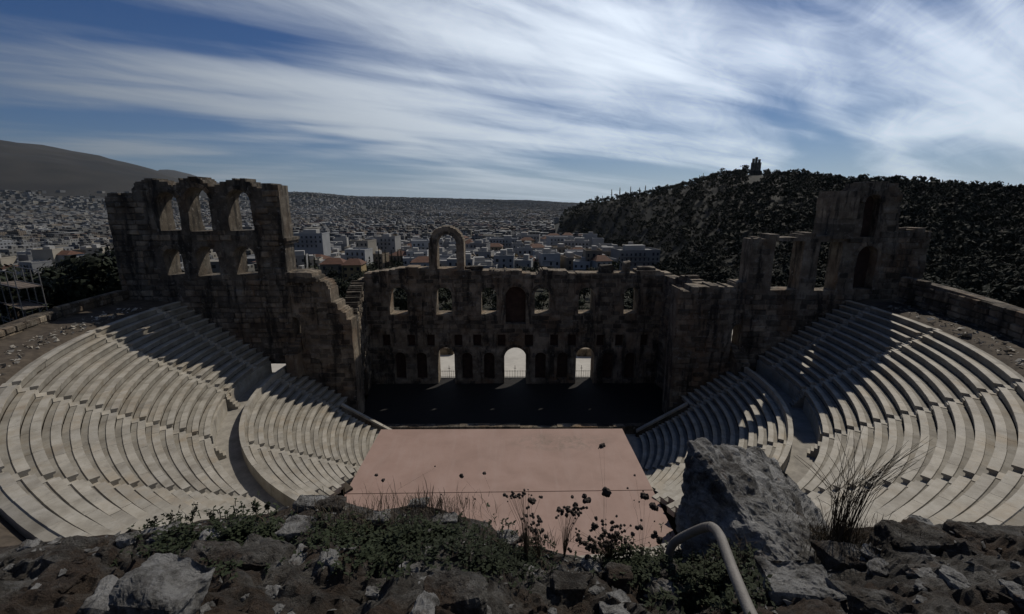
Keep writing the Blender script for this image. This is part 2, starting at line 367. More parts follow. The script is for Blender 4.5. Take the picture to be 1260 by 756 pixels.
# ------------------------------------------------------------------ seating
U_ROWS, U_R0, U_Z0, U_DR, U_DZ = 14, 28.35, 8.45, .70, .50
L_ROWS, L_R0, L_Z0, L_DR, L_DZ = 17, 14.15, .05, .71, .43
DECK_Z = 3.4; DX0, DX1, DY0, DY1 = -13.9, 11.04, -24.6, -4.63
def pol(r, a, z): return (-r*cos(a), -r*sin(a), z)
def arc_block(r0, prof_, dang, segs=2):
    """profile (radial, z) swept through the angle dang about the theatre centre"""
    V = []; F = []; n = len(prof_)
    for s in range(segs+1):
        a = dang*(s/segs-.5)
        for (q, z) in prof_: V.append(((r0+q)*cos(a), (r0+q)*sin(a), z))
    for s in range(segs):
        for k in range(n): F.append((s*n+k, (s+1)*n+k, (s+1)*n+(k+1) % n, s*n+(k+1) % n))
    F.append(tuple(range(n))); F.append(tuple(segs*n+k for k in range(n))[::-1])
    return V, F
def seat_prof(dr, dz): return [(0, 0), (.40, 0), (.43, -.055), (dr+.06, -.065), (dr+.06, -dz-.06), (.12, -dz-.06), (.10, -.13), (0, -.085)]
def step_prof(dr, dz): return [(0, 0), (dr*.55, 0), (dr*.55, -dz*.6), (0, -dz*.6)]
def in_deck(p, m=.25): return DX0-m < p[0] < DX1+m and -26.6 < p[1] < DY1+m
def visible(p):
    x, y = px(p); return -30 < x < 1290 and y < sil(x)+14 and y < 760
def seat_mesh(V, F):
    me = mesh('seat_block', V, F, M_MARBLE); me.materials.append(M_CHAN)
    for k in range(2*8): me.polygons[k].material_index = 1 if k % 8 in (2, 5, 6) else 0  # foot channel, riser and lip underside take the darker marble
    return me
STAIRS_U = [1.2, 14.6, 34.4, 54.6, 76.0, 104.0, 125.4, 145.6, 165.4, 178.8]
STAIRS_L = [1.0, 33.7, 70.0, 110.0, 146.3, 179.0]
WEDGE_U = ['upper marble seating strip in shade at the foot of the three-arched tower', 'upper marble seating wedge beside the three-arched tower, half in its shadow',
           'second upper marble seating wedge from the three-arched tower, fully sunlit', 'third upper marble seating wedge from the three-arched tower',
           'fourth upper marble seating wedge from the three-arched tower, cut off by the rock ledge', 'middle upper marble seating wedge under the rock ledge',
           'fourth upper marble seating wedge from the tall single tower, behind the dry grass', 'third upper marble seating wedge from the tall single tower, behind dry grass',
           'second upper marble seating wedge from the tall single tower, crossed by the shadow edge', 'upper marble seating wedge beside the tall single tower, mostly in shadow',
           'upper marble seating strip in shade at the foot of the tall single tower']
WEDGE_L = ['lower marble seating strip at the foot of the ruined wing with the sunlit doorway stair', 'lower marble seating wedge left in sun beside the pink stage, with toothed shadow',
           'second lower marble seating wedge from the ruined sloping wing', 'middle lower marble seating wedge behind the pink stage front',
           'second lower marble seating wedge from the wing with stacked piers', 'lower marble seating wedge in shade beside the pink stage, below the piers',
           'lower marble seating strip at the foot of the wing below the piers']
WEDGE_L[1] = 'lower marble seating wedge mostly in sun between pink stage and three-arched tower'
STAIR_MESH = {}
def make_bank(tier, rows, r0, z0, dr, dz, stairs, labels):
    half = .37
    wedges = [empty('seating_wedge', pol(r0+rows*dr*.5, radians((([-3]+stairs)[i]+(stairs+[183])[i])/2), z0), label=labels[i], cat='seating', group=tier+' seating wedges of the theatre') for i in range(len(stairs)+1)]
    rest = [MB() for _ in wedges]; cnt = [0]*len(wedges)
    for k in range(rows):
        r = r0+k*dr; z = z0+(k+1)*dz
        yb = 2.35 if (tier == 'upper' or r > 19.4) else -.25
        a_end = -degrees(asin(yb/r))
        edges = [a_end]+stairs+[180-a_end]
        base_me = {}
        for w in range(len(edges)-1):
            hw = degrees(half/r)
            a0 = edges[w]+(hw if w > 0 else 0); a1 = edges[w+1]-(hw if w < len(edges)-2 else 0)
            if a1-a0 < .4: continue
            L = radians(a1-a0)*r; n = max(1, round(L/1.45)); da = radians(a1-a0)/n
            prof_ = seat_prof(dr, dz)
            V, F = arc_block(r, prof_, da-.004/r)
            me = None
            for j in range(n):
                a = radians(a0)+da*(j+.5); p = pol(r+.3, a, z)
                if tier == 'lower' and in_deck(p): continue
                dzj = rng.uniform(-.006, .005); ang = a+pi+rng.uniform(-.0003, .0003); rr = rng.uniform(-.010, .010)
                if visible(p) and cnt[w] < 300:
                    if me is None: me = seat_mesh(V, F)
                    o = obj('seat_block', me, wedges[w]); o.location = Vector((-rr*cos(a), -rr*sin(a), z+dzj))-wedges[w].location
                    o.rotation_euler = (0, 0, ang); cnt[w] += 1
                else:
                    ca, sa = cos(ang), sin(ang)
                    rest[w].add([(q[0]*ca-q[1]*sa-wedges[w].location.x, q[0]*sa+q[1]*ca-wedges[w].location.y, q[2]+z+dzj-wedges[w].location.z) for q in V], F)
    for w, m in enumerate(rest):
        if m.v: m.build('seat_blocks', M_MARBLE, wedges[w], kind='stuff')
    # stairways cut through the rows: two treads to a row
    for i, a in enumerate(stairs):
        st = empty('stairway', pol(r0, radians(a), z0), label='narrow %s stair cut through the marble rows, %s' % (tier, STAIR_WORDS[tier][i]), cat='stairs', group=tier+' stairways')
        for k in range(rows):
            for h in (0, 1):
                r = r0+k*dr+h*dr*.5; z = z0+k*dz+(h+1)*dz*.5
                if tier == 'lower' and in_deck(pol(r, radians(a), z)): continue
                if not visible(pol(r, radians(a), z)): continue
                key = (tier, round(r, 2))
                if key not in STAIR_MESH: STAIR_MESH[key] = mesh('step', *arc_block(r+.06, step_prof(dr, dz), .76/r, 1), M_MARBLE)
                o = obj('step', STAIR_MESH[key], st, Vector((0, 0, z-.02))-st.location); o.rotation_euler = (0, 0, radians(a)+pi)
    # the solid bank below the blocks
    V = []; F = []; m = 96; prof_ = []
    for k in range(rows): prof_ += [(r0+k*dr+.13, z0+k*dz-.35), (r0+k*dr+.13, z0+(k+1)*dz-.30)]
    prof_ += [(r0+rows*dr+.05, z0+rows*dz-.3), (r0+rows*dr+.05, z0-4)]
    for (r, z) in prof_:
        lim = asin((2.3 if (tier == 'upper' or r > 19.4) else -.3)/r)
        for s in range(m+1): V.append(pol(r, -lim+(pi+2*lim)*s/m, z))
    M1 = m+1
    for k in range(len(prof_)-1):
        for s in range(m):
            c = V[k*M1+s]
            if tier == 'lower' and in_deck(c, 0) : continue
            F.append((k*M1+s, k*M1+s+1, (k+1)*M1+s+1, (k+1)*M1+s))
    obj('seating_bank', mesh('seating_bank', V, F, M_DIRT), kind='structure')
STAIR_WORDS = {'upper': ['against the three-arched tower wall', 'first beside the three-arched tower', 'second from the three-arched tower', 'third from the three-arched tower', 'fourth from the three-arched tower',
                         'fourth from the tall single tower', 'third from the tall single tower', 'second from the tall single tower', 'first beside the tall single tower', 'against the tall single tower wall'],
               'lower': ['against the ruined sloping wing', 'in the sunlit wedge', 'behind the pink stage, sunlit side', 'behind the pink stage, shaded side', 'in the shaded wedge', 'against the wing below the piers']}
make_bank('upper', U_ROWS, U_R0, U_Z0, U_DR, U_DZ, STAIRS_U, WEDGE_U)
make_bank('lower', L_ROWS, L_R0, L_Z0, L_DR, L_DZ, STAIRS_L, WEDGE_L)
def ring(name, prof_, lim_y, mat, m=160, a0=None, a1=None, **kw):
    V = []; F = []; n = len(prof_)
    for s in range(m+1):
        for (r, z) in prof_:
            l = -asin(lim_y/r) if a0 is None else radians(a0); e = pi-l if a1 is None else radians(a1)
            V.append(pol(r, l+(e-l)*s/m, z))
    for s in range(m):
        for k in range(n): F.append((s*n+k, s*n+(k+1) % n, (s+1)*n+(k+1) % n, (s+1)*n+k))
    F.append(tuple(range(n))[::-1]); F.append(tuple(m*n+k for k in range(n)))
    return obj(name, mesh(name, V, F, mat), **kw)
ring('walkway', [(26.5, 6.0), (28.4, 6.0), (28.4, 7.02), (26.5, 7.02)], 2.3, M_WALK, kind='structure')
def arc_stones(name, label, cat, prof_, r0, lim_y, length, mat, skip=lambda p: False, piece='stone', a0=None, a1=None, jit=.012, joint=.012, group=None, zf=None):
    t = empty(name, pol(r0, pi/2 if a0 is None else radians((a0+a1)/2), prof_[0][1]), label=label, cat=cat, group=group)
    l = -asin(lim_y/r0) if a0 is None else radians(a0); e = pi-l if a1 is None else radians(a1)
    n = max(1, round((e-l)*r0/length)); da = (e-l)/n; me = mesh(piece, *arc_block(r0, prof_, da-joint/r0), mat); mb = MB(); c = 0
    for j in range(n):
        a = l+da*(j+.5)
        if skip(pol(r0, a, prof_[0][1])): continue
        q = rng.uniform(-jit, jit)
        if visible(pol(r0, a, prof_[0][1])) and c < 300:
            o = obj(piece, me, t); o.location = Vector((-q*cos(a), -q*sin(a), q*.6))-t.location; o.rotation_euler = (0, 0, a+pi); c += 1
        else:
            V, F = arc_block(r0, prof_, da-joint/r0); ca, sa = cos(a+pi), sin(a+pi)
            mb.add([(v[0]*ca-v[1]*sa-t.location.x, v[0]*sa+v[1]*ca-t.location.y, v[2]-t.location.z) for v in V], F)
    if mb.v: mb.build(piece+'_run', mat, t, kind='stuff')
    return t
arc_stones('parapet', 'low curved marble parapet behind the lower seating', 'parapet', [(0, 7.98), (.36, 7.98), (.36, 6.9), (0, 6.2)], 26.14, 2.3, 1.6, M_MARBLE, skip=lambda p: -13.5 < p[0] < 10.6 and p[1] < -10)
arc_stones('podium_wall', 'curved marble wall at the foot of the upper seating', 'wall', [(0, 8.42), (.35, 8.42), (.35, 6.9), (0, 6.9)], 28.28, 2.3, 1.5, M_MARBLE,
           skip=lambda p: any(abs(degrees(atan2(-p[1], -p[0]))-s) < .9 for s in STAIRS_U[1:-1]))
for i, a in enumerate(STAIRS_U[1:-1]):     # small flights from the walkway up to the upper stairs
    if not visible(pol(28, radians(a), 7.6)): continue
    st = empty('walkway_steps', pol(28, radians(a), 7.0), label='short flight of steps from walkway to upper stair, '+STAIR_WORDS['upper'][i+1], cat='steps', group='short walkway flights')
    for k in range(5):
        key = ('w', k)
        if key not in STAIR_MESH: STAIR_MESH[key] = mesh('step', *arc_block(27.55+.2*k, [(0, 0), (1.1-.2*k, 0), (1.1-.2*k, -.3), (0, -.3)], .8/28, 1), M_MARBLE)
        o = obj('step', STAIR_MESH[key], st, Vector((0, 0, 7.28+.27*k))-st.location); o.rotation_euler = (0, 0, radians(a)+pi)
# slanting copings that close the lower rows beside the stage
for s, lb in ((-1, 'slanting marble coping edging the sunlit lower rows above the stage'), (1, 'slanting marble coping edging the shaded lower rows above the stage')):
    t = empty('stair_coping', (s*14.2, -.1, .4), label=lb, cat='coping', group='slanting copings')
    n = 5
    for k in range(n):
        xa, xb = 13.9+5.6*k/n+.02, 13.9+5.6*(k+1)/n-.02; za, zb = [.55+(x-13.9)*.43/.71 for x in (xa, xb)]
        m = MB(); X = sorted((s*xa, s*xb)); zz = (za, zb) if s > 0 else (zb, za)
        m.add([(X[0], -.30, zz[0]), (X[1], -.30, zz[1]), (X[1], .12, zz[1]), (X[0], .12, zz[0]), (X[0], -.30, zz[0]+.24), (X[1], -.30, zz[1]+.24), (X[1], .12, zz[1]+.24), (X[0], .12, zz[0]+.24)],
              [(3, 2, 1, 0), (4, 5, 6, 7), (0, 1, 5, 4), (1, 2, 6, 5), (2, 3, 7, 6), (3, 0, 4, 7)])
        m.v = [(v[0]-t.location.x, v[1]-t.location.y, v[2]-t.location.z) for v in m.v]
        m.build('coping_stone', M_MARBLE, t)
    m = MB(); X = [s*13.9, s*19.5]
    V = [(X[0], -.27, -.5), (X[1], -.27, -.5), (X[1], -.27, 3.9), (X[0], -.27, .5), (X[0], .1, -.5), (X[1], .1, -.5), (X[1], .1, 3.9), (X[0], .1, .5)]
    m.add([(v[0]-t.location.x, v[1]-t.location.y, v[2]-t.location.z) for v in V], [(0, 1, 2, 3), (7, 6, 5, 4), (0, 4, 5, 1), (1, 5, 6, 2), (2, 6, 7, 3), (3, 7, 4, 0)])
    m.build('side_wall', M_RUIN, t)

# ------------------------------------------------------------------ orchestra, stage, pink platform
YW = 13.5
def sheet(name, x0, x1, y0, y1, z, mat, t=.3):
    m = MB(); m.box(x0, x1, y0, y1, z-t, z); return m.build(name, mat, kind='structure')
sheet('orchestra_floor', -14.6, 14.6, -15, .9, .0, M_WALK)
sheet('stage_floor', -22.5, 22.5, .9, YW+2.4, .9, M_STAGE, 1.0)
sheet('forecourt', -45, 45, YW+2.45, YW+32, .75, M_PAVE, .5)
t = empty('stage_kerb', (0, .7, 0), label='low weathered stone step edging the dark stage floor', cat='step')
x = -19.0; i = 0
while x < 19:
    l = rng.uniform(1.1, 2.6); m = MB(); h = .96+rng.uniform(-.10, .06); m.box(x, min(19, x+l-.02), -.25+rng.uniform(-.03, .03), .55, -.2, h); m.build('stone', M_RUIN, t); x += l
pl = empty('stage_platform', ((DX0+DX1)/2, (DY0+DY1)/2, 0), label='wide pink stage platform covering the orchestra', cat='platform')
def deckpart(name, x0, x1, ya, yb, yc, yd, z0, z1, mat):
    m = MB(); o = pl.location
    V = [(x0, ya, z0), (x1, yb, z0), (x1, yd, z0), (x0, yc, z0), (x0, ya, z1), (x1, yb, z1), (x1, yd, z1), (x0, yc, z1)]
    m.add([(v[0]-o.x, v[1]-o.y, v[2]-o.z) for v in V], [(3, 2, 1, 0), (4, 5, 6, 7), (0, 1, 5, 4), (1, 2, 6, 5), (2, 3, 7, 6), (3, 0, 4, 7)]); return m.build(name, mat, pl)
JL, JR = -15.28, -14.95
deckpart('deck_panel', DX0, DX1, JL+.04, JR+.04, DY1, DY1, DECK_Z-.12, DECK_Z, M_DECK)
deckpart('deck_panel', DX0, DX1, DY0, DY0, JL-.04, JR-.04, DECK_Z-.12, DECK_Z-.004, M_DECK)
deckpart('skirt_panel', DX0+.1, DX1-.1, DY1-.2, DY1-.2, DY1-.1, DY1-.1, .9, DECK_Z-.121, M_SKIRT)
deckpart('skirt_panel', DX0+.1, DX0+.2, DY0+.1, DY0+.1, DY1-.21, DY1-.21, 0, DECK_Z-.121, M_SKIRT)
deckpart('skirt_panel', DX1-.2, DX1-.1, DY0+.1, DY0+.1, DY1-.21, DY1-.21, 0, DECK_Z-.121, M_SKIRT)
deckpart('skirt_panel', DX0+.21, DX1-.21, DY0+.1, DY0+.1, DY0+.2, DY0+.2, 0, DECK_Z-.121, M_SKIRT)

def hull_rock(pts, mat, name='rock', sub=3, amp=.05, sc=2.0, seed=0, loc=None, smooth=.10, **kw):
    bm = bmesh.new()
    for p in pts: bm.verts.new(p)
    bmesh.ops.convex_hull(bm, input=bm.verts)
    loose = [v for v in bm.verts if not v.link_faces]
    if loose: bmesh.ops.delete(bm, geom=loose, context='VERTS')
    bmesh.ops.triangulate(bm, faces=bm.faces)
    for _ in range(sub): bmesh.ops.subdivide_edges(bm, edges=bm.edges, cuts=1, use_grid_fill=True, smooth=smooth); bmesh.ops.triangulate(bm, faces=bm.faces)
    bm.normal_update()
    for v in bm.verts:
        p = v.co*sc+Vector((seed*3.7, seed, 0)); n = mn.fractal(p, .9, 2.1, 6)+.6*abs(mn.noise(p*.7))
        rd = -.5*max(0, .12-mn.voronoi(p*1.3)[0][0])*4
        v.co += v.normal*amp*(n+rd)
    return obj(name, bm_mesh(name, bm, mat, False), loc=loc, **kw)

# ------------------------------------------------------------------ ruined walls
class Op:                                    # arched or square opening / niche, local (u, z)
    def __init__(s, uc, w, z0, z1, arch=True, depth=None): s.uc, s.w, s.z0, s.z1, s.arch, s.depth = uc, w, z0, z1, arch, depth; s.zs = z1-w/2 if arch else z1
    def inside(s, u, z, g=0.0):
        if abs(u-s.uc) > s.w/2+g or z < s.z0-g or z > s.z1+g: return False
        if s.arch and z > s.zs: return hypot(u-s.uc, z-s.zs) < s.w/2+g
        return True
    def snap(s, u, z, c):
        if z < s.z0-c or z > s.z1+c or abs(u-s.uc) > s.w/2+c: return u, z
        if s.arch and z > s.zs+.01:
            d = hypot(u-s.uc, z-s.zs)
            if abs(d-s.w/2) < c*.72 and d > 0: k = s.w/2/d; return s.uc+(u-s.uc)*k, s.zs+(z-s.zs)*k
            return u, z
        if abs(z-s.z0) < c*.51: z = s.z0
        elif not s.arch and abs(z-s.z1) < c*.51: z = s.z1
        for e in (s.uc-s.w/2, s.uc+s.w/2):
            if abs(u-e) < c*.51: u = e
        return u, z
def stone_mesh(w, h, dpt, r, name='stone'):
    j = lambda a: r.uniform(-a, a); a, b = w/2, h/2; c = min(.09, w*.12, h*.14)
    sg = ((-1, -1), (1, -1), (1, 1), (-1, 1))
    V = [(sx*a, .30, sz*b) for sx, sz in sg]+[(sx*a+j(.02), .05+j(.03), sz*b+j(.02)) for sx, sz in sg]+[(sx*(a-c)+j(.04), -dpt+j(.03), sz*(b-c)+j(.04)) for sx, sz in sg]
    F = [(0, 1, 5, 4), (1, 2, 6, 5), (2, 3, 7, 6), (3, 0, 4, 7), (4, 5, 9, 8), (5, 6, 10, 9), (6, 7, 11, 10), (7, 4, 8, 11), (8, 9, 10, 11)]
    return V, F
def ruin_wall(name, label, u0, u1, zb, T, topf, ops, origin, rz, cell=.17, nst=300, course=.62, blen=1.25, seed=1, vous=True, parent=None, drop=.08, dropz=None):
    r = random.Random(seed)
    root = empty(name, origin, rz, label=label, cat='ruin wall')
    nu = max(2, round((u1-u0)/cell)); zt = max(topf(u0+(u1-u0)*k/400) for k in range(401)); nzc = max(2, int((zt-zb)/cell)+1)
    du = (u1-u0)/nu; holes = [o for o in ops if o.depth is None]; niches = [o for o in ops if o.depth is not None]
    lev = np.full((nu, nzc), 9, int); ndep = np.zeros((nu, nzc))
    for i in range(nu):
        u = u0+(i+.5)*du; tp = topf(u)
        for k in range(nzc):
            z = zb+(k+.5)*cell
            if z > tp: break
            lev[i, k] = 0
            for o in ops:
                if o.inside(u, z):
                    if o.depth is None: lev[i, k] = 9; break
                    lev[i, k] = 1; ndep[i, k] = o.depth
    vid = {}; V = []; F = []; nich_f = []; ox, oy = origin[0]*.7+origin[1], origin[1]
    P = {}
    def pos(i, k):
        if (i, k) in P: return P[i, k]
        u, z = u0+i*du, zb+k*cell
        for o in ops: u, z = o.snap(u, z, cell)
        P[i, k] = (u, z); return u, z
    def v(i, k, L, d=0.0):
        key = (i, k, L, round(d, 2))
        if key in vid: return vid[key]
        u, z = pos(i, k)
        n = .16*fbm(u*.45+ox, z*.45, seed*3.1, 5)+.05*nz(u*2.2, z*2.2, seed)
        y = (n if L == 0 else d+n*.4 if L == 1 else T-n)
        vid[key] = len(V); V.append((u, y, z)); return vid[key]
    def cellv(i, k, L, d): return [v(i, k, L, d), v(i+1, k, L, d), v(i+1, k+1, L, d), v(i, k+1, L, d)]
    for i in range(nu):
        for k in range(nzc):
            L = lev[i, k]
            if L == 9: continue
            d = ndep[i, k]; (nich_f.append(len(F)) if L == 1 else None); F.append(tuple(cellv(i, k, L, d))); F.append(tuple(cellv(i, k, 2, 0))[::-1])
            for di, dk, (a, b) in ((-1, 0, ((0, 1), (0, 0))), (1, 0, ((1, 0), (1, 1))), (0, 1, ((1, 1), (0, 1))), (0, -1, ((0, 0), (1, 0)))):
                ii, kk = i+di, k+dk
                Ln = lev[ii, kk] if 0 <= ii < nu and 0 <= kk < nzc else 9
                A = (i+a[0], k+a[1]); B = (i+b[0], k+b[1])
                if Ln == 9:
                    F.append((v(*A, L, d), v(*A, 2), v(*B, 2), v(*B, L, d)))
                elif L == 0 and Ln == 1:
                    dn = ndep[ii, kk]; F.append((v(*A, 0), v(*A, 1, dn), v(*B, 1, dn), v(*B, 0)))
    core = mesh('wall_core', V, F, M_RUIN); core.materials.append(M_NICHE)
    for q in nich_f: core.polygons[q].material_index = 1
    obj('wall_core', core, root)
    def solid(u, z, g=.0):
        if u < u0 or u > u1 or z < zb or z > topf(u): return False
        return not any(o.inside(u, z, g+(.5 if (o.arch and vous and z > o.zs and o.w > .9) else 0)) for o in ops)
    sts = []; z = zb+.02
    while z < zt:
        h = course*r.uniform(.82, 1.18); u = u0+r.uniform(-.8, 0)
        while u < u1:
            w = blen*r.uniform(.6, 1.4); a, b = max(u, u0+.02), min(u+w, u1-.02)
            if b-a > .35:
                ok = all(solid(uu, zz, .05) for uu in np.linspace(a, b, 5) for zz in (z+.03, z+h*.5, z+h-.05))
                if ok and r.random() > drop+(dropz(z) if dropz else 0): sts.append((a+.012, b-.012, z+.012, z+h-.012))
            u += w
        z += h
    for o in ops:
        if o.arch and vous and o.w > .9:
            n = max(5, int(pi*o.w/2/.55)|1)
            for k in range(n):
                a = pi*(k+.5)/n; R = o.w/2+.26; uu, zz = o.uc+R*cos(a), o.zs+R*sin(a)
                if not (u0+.2 < uu < u1-.2) or zz > topf(uu)-.1: continue
                V2, F2 = stone_mesh(.46, pi*(o.w/2+.26)/n-.03, .09+r.uniform(-.03, .05), r)
                V2 = [(q[0]*cos(a)-q[2]*sin(a)+uu, q[1], q[0]*sin(a)+q[2]*cos(a)+zz) for q in V2]
                obj('arch_stone', mesh('arch_stone', V2, F2, M_RUIN), root)
    def shown(s):
        c, sn = cos(rz), sin(rz); uu, zz = (s[0]+s[1])/2, (s[2]+s[3])/2
        p = (origin[0]+uu*c, origin[1]+uu*sn, origin[2]+zz); x, y = px(p); return -20 < x < 1280 and y < sil(x)+10
    sts.sort(key=lambda s: (not shown(s), -(s[1]-s[0])*(s[3]-s[2]))); mb = MB()
    for n, (a, b, c, d) in enumerate(sts):
        uu, zz = (a+b)/2, (c+d)/2
        yy = .16*fbm(uu*.45+ox, zz*.45, seed*3.1, 5)
        V2, F2 = stone_mesh(b-a, d-c, .05+abs(r.gauss(0, .05)), r)
        if n < nst and shown((a, b, c, d)):
            obj('stone', mesh('stone', V2, F2, M_RUIN), root, (uu, yy, zz))
        else: mb.add([(q[0]+uu, q[1]+yy, q[2]+zz) for q in V2], F2)
    if mb.v: mb.build('stonework', M_RUIN, root, kind='stuff')
    return root
def steps_top(pts, amp=.25, q=.9, seed=0):       # ragged top: stepped by block, u -> height
    us = [p[0] for p in pts]; zs = [p[1] for p in pts]
    def f(u):
        b = math.floor(u/q+.3*nz(u*.2, seed)); ue = .25*u+.75*(b+.5)*q; lo, hi = float(np.interp(u-.02, us, zs)), float(np.interp(ue, us, zs)); return (hi if abs(lo-hi) < 1.2 else float(np.interp(u, us, zs)))+amp*nz(b*3.17+seed*7.7, seed*1.3)+.06*nz(u*3, seed)
    return f
def P14(x, y): p = on_y(x, y, YW); return p.x, p.z
YS = 2.5
def PS(x, y): p = on_y(x, y, YS); return p.x, p.z
def op_px(f, xl, xr, yt, yb, arch=True, depth=None):
    a = f(xl, (yt+yb)/2)[0]; b = f(xr, (yt+yb)/2)[0]; xm = (xl+xr)/2
    return Op((a+b)/2, b-a, f(xm, yb)[1], f(xm, yt)[1], arch, depth)
# --- the tall back wall of the stage
ops = [op_px(P14, 479, 501, 354, 387), op_px(P14, 536, 556, 354, 387), op_px(P14, 592, 611, 354, 387), op_px(P14, 658, 677, 354, 386), op_px(P14, 712, 730, 354, 386), op_px(P14, 768, 785, 354, 386)]
ops += [op_px(P14, 622, 647, 353, 399, True, 1.1)]
for xl, xr in ((539, 559.5), (620.5, 647.5), (708.5, 730.5)):
    o = op_px(P14, xl, xr, 428, 473); o.z0 = .3; ops.append(o)
for xc in (493, 519, 575, 602, 665, 692, 748, 775): ops.append(op_px(P14, xc-6.5, xc+6.5, 434, 467, True, .7))
for xc in (475, 506, 530, 564, 587, 617, 651, 682, 704, 739, 762, 793): ops.append(op_px(P14, xc-5, xc+5, 412, 427, False, .8))
c_arch = P14(548.5, 300); xa, zt0 = P14(548.5, 281)
aw = P14(570, 320)[0]-P14(527, 320)[0]
tp = [(P14(x, 337)[0], P14(x, y)[1]) for x, y in ((441, 345), (446, 338), (470, 334), (500, 329), (526, 331), (571, 332), (585, 333), (640, 333), (641, 337), (668, 337), (669, 333), (693, 333), (694, 337), (742, 337), (743, 336), (757, 336), (782, 337), (783, 334), (806, 333), (824, 336), (829, 345))]
tf0 = steps_top(tp, .14, 1.2, 3)
arch_op = Op(xa, aw*.56, P14(548, 331)[1], P14(548, 289)[1], True)
def c_top(u):
    z = tf0(u)
    if abs(u-xa) < aw*.5:
        zs = arch_op.zs; d = abs(u-xa)
        z = max(z, zs+sqrt(max(0, (aw*.5)**2-d*d))*1.02+.10*nz(u*2.3, 5.0))
    return z
ruin_wall('stage_back_wall', 'tall back wall of the stage with three sunlit doorways and a standing arch', P14(442, 400)[0], P14(829, 400)[0], .2, 2.3, c_top, ops+[arch_op], (0, YW, 0), 0, seed=11, nst=300, dropz=lambda z: .25 if z < 3 else 0)
# --- left: three-arched tower
ops = [op_px(PS, 194, 220, 237, 284), op_px(PS, 230, 258, 231, 285), op_px(PS, 280, 309, 234, 284), op_px(PS, 203, 225, 306, 339), op_px(PS, 242, 269, 304, 340), op_px(PS, 289, 315, 303, 338)]
tp = [(PS(x, 300)[0], PS(x, y)[1]) for x, y in ((140, 241), (150, 238), (176, 237), (178, 226), (190, 222), (206, 221), (217, 225), (223, 230), (231, 223), (245, 218), (260, 221), (270, 229), (277, 228), (284, 223), (297, 219), (312, 222), (320, 229), (328, 231), (333, 225), (352, 227))]
ruin_wall('arched_tower', 'tall ruined tower wall with two storeys of three arched windows', PS(139, 300)[0], PS(349.5, 300)[0], 8.0, 2.3, steps_top(tp, .26, .55, 8), ops, (0, YS, 0), 0, seed=21, nst=300)
t = empty('cornice_stone', (PS(349.5, 300)[0], YS, PS(352, 297)[1]), label='projecting moulded cornice on the sunlit end of the arched tower', cat='cornice')
m = MB(); m.box(-.5, .42, -.18, 2.95, 0, .35); m.box(-.5, .25, -.1, 2.9, -.35, -.004); m.build('moulding', M_RUIN, t)
# --- left wing with the lit doorway
ops = [op_px(PS, 357, 370, 391, 426)]; ops[0].z0 = 9.3
tp = [(PS(x, 345)[0], PS(x, y)[1]) for x, y in ((350, 341), (389, 342), (391, 346), (399, 346), (401, 360), (408, 372), (416, 380), (421, 392), (430, 395), (440, 420))]
ruin_wall('sloping_wing', 'ruined wing wall with broken sloping end and small lit doorway', PS(350, 400)[0], PS(432, 400)[0], .3, 2.4, steps_top(tp, .30, .8, 13), ops, (0, YS+.12, 0), 0, seed=31, nst=240, drop=.14)
for i, (xa_, xb_, zy) in enumerate(((353, 390, 344), (351, 386, 338.5))):
    a, b = PS(xa_, 345)[0], PS(xb_, 345)[0]; zz = PS(370, zy)[1]
    hull_rock([(sx*(b-a)/2, sy*1.35, sz*.24) for sx in (-1, 1) for sy in (-1, 1) for sz in (-1, 1)], M_RUIN, 'cornice_slab', 4, .09, 1.4, i+70, loc=((a+b)/2, YS+1.0, zz), label=['lower weathered cornice slab on top of the sloping wing', 'upper weathered cornice slab on top of the sloping wing'][i], cat='slab')
# --- return walls from the wings back to the stage wall (seen edge-on)
xl = PS(432, 400)[0]
ruin_wall('return_wall', 'crumbling return wall running back from the sloping wing to the stage wall', 0, 9.3, .3, 1.6, steps_top([(0, 10.5), (2, 12.5), (5, 14.8), (7.5, 15.6), (9.3, 15.9)], .35, .9, 17), [Op(4.5, 2.0, .9, 5.0)], (xl-.3, YS+1.6, 0), radians(98), seed=41, nst=120, drop=.2)
xr = PS(833, 400)[0]
ruin_wall('return_wall', 'return wall with tall niche running back from the pier wing to the stage wall', 0, 9.4, .3, 1.6, steps_top([(0, 16.6), (3, 16.6), (5, 17.4), (9.3, 17.0)], .35, .9, 19), [Op(4.6, 1.6, 1.2, 6.2, True, .7), Op(4.6, 1.5, 11.0, 14.6, True, .7)], (xr+1.75, YW-.1, 0), radians(-82), seed=43, nst=120, drop=.12)
# --- right wing: doorway, stacked piers, tower, stub
ops = [op_px(PS, 900, 915.5, 400, 440)]; ops[0].z0 = 8.0
tp = [(PS(x, 355)[0], PS(x, y)[1]) for x, y in ((826, 362), (836, 356), (850, 361), (858, 354), (880, 352), (905, 354), (912, 348), (922, 346))]
ruin_wall('pier_wing', 'ruined wing wall with narrow lit doorway and levelled top', PS(832, 400)[0], PS(921.5, 400)[0], .3, 2.4, steps_top(tp, .22, 1.0, 23), ops, (0, YS+.12, 0), 0, seed=51, nst=240)
ops = [op_px(PS, 951, 986, 297, 357, False), op_px(PS, 1006, 1033, 298, 358, False), op_px(PS, 1053, 1077, 303, 356, True, 1.1), op_px(PS, 1062, 1081, 240, 292, True, 1.0)]
tp = [(PS(x, 300)[0], PS(x, y)[1]) for x, y in ((920, 300), (926, 295), (947, 293), (949, 288), (957, 289), (964, 293), (984, 293), (987, 287), (1002, 288), (1006, 292), (1022, 291), (1023.5, 243), (1040, 241), (1043, 228), (1060, 224), (1090, 225), (1096, 232), (1101, 262), (1103, 281), (1136, 282), (1140, 284))]
def rt(u, f=steps_top(tp, .2, 1.0, 29)): return f(u)
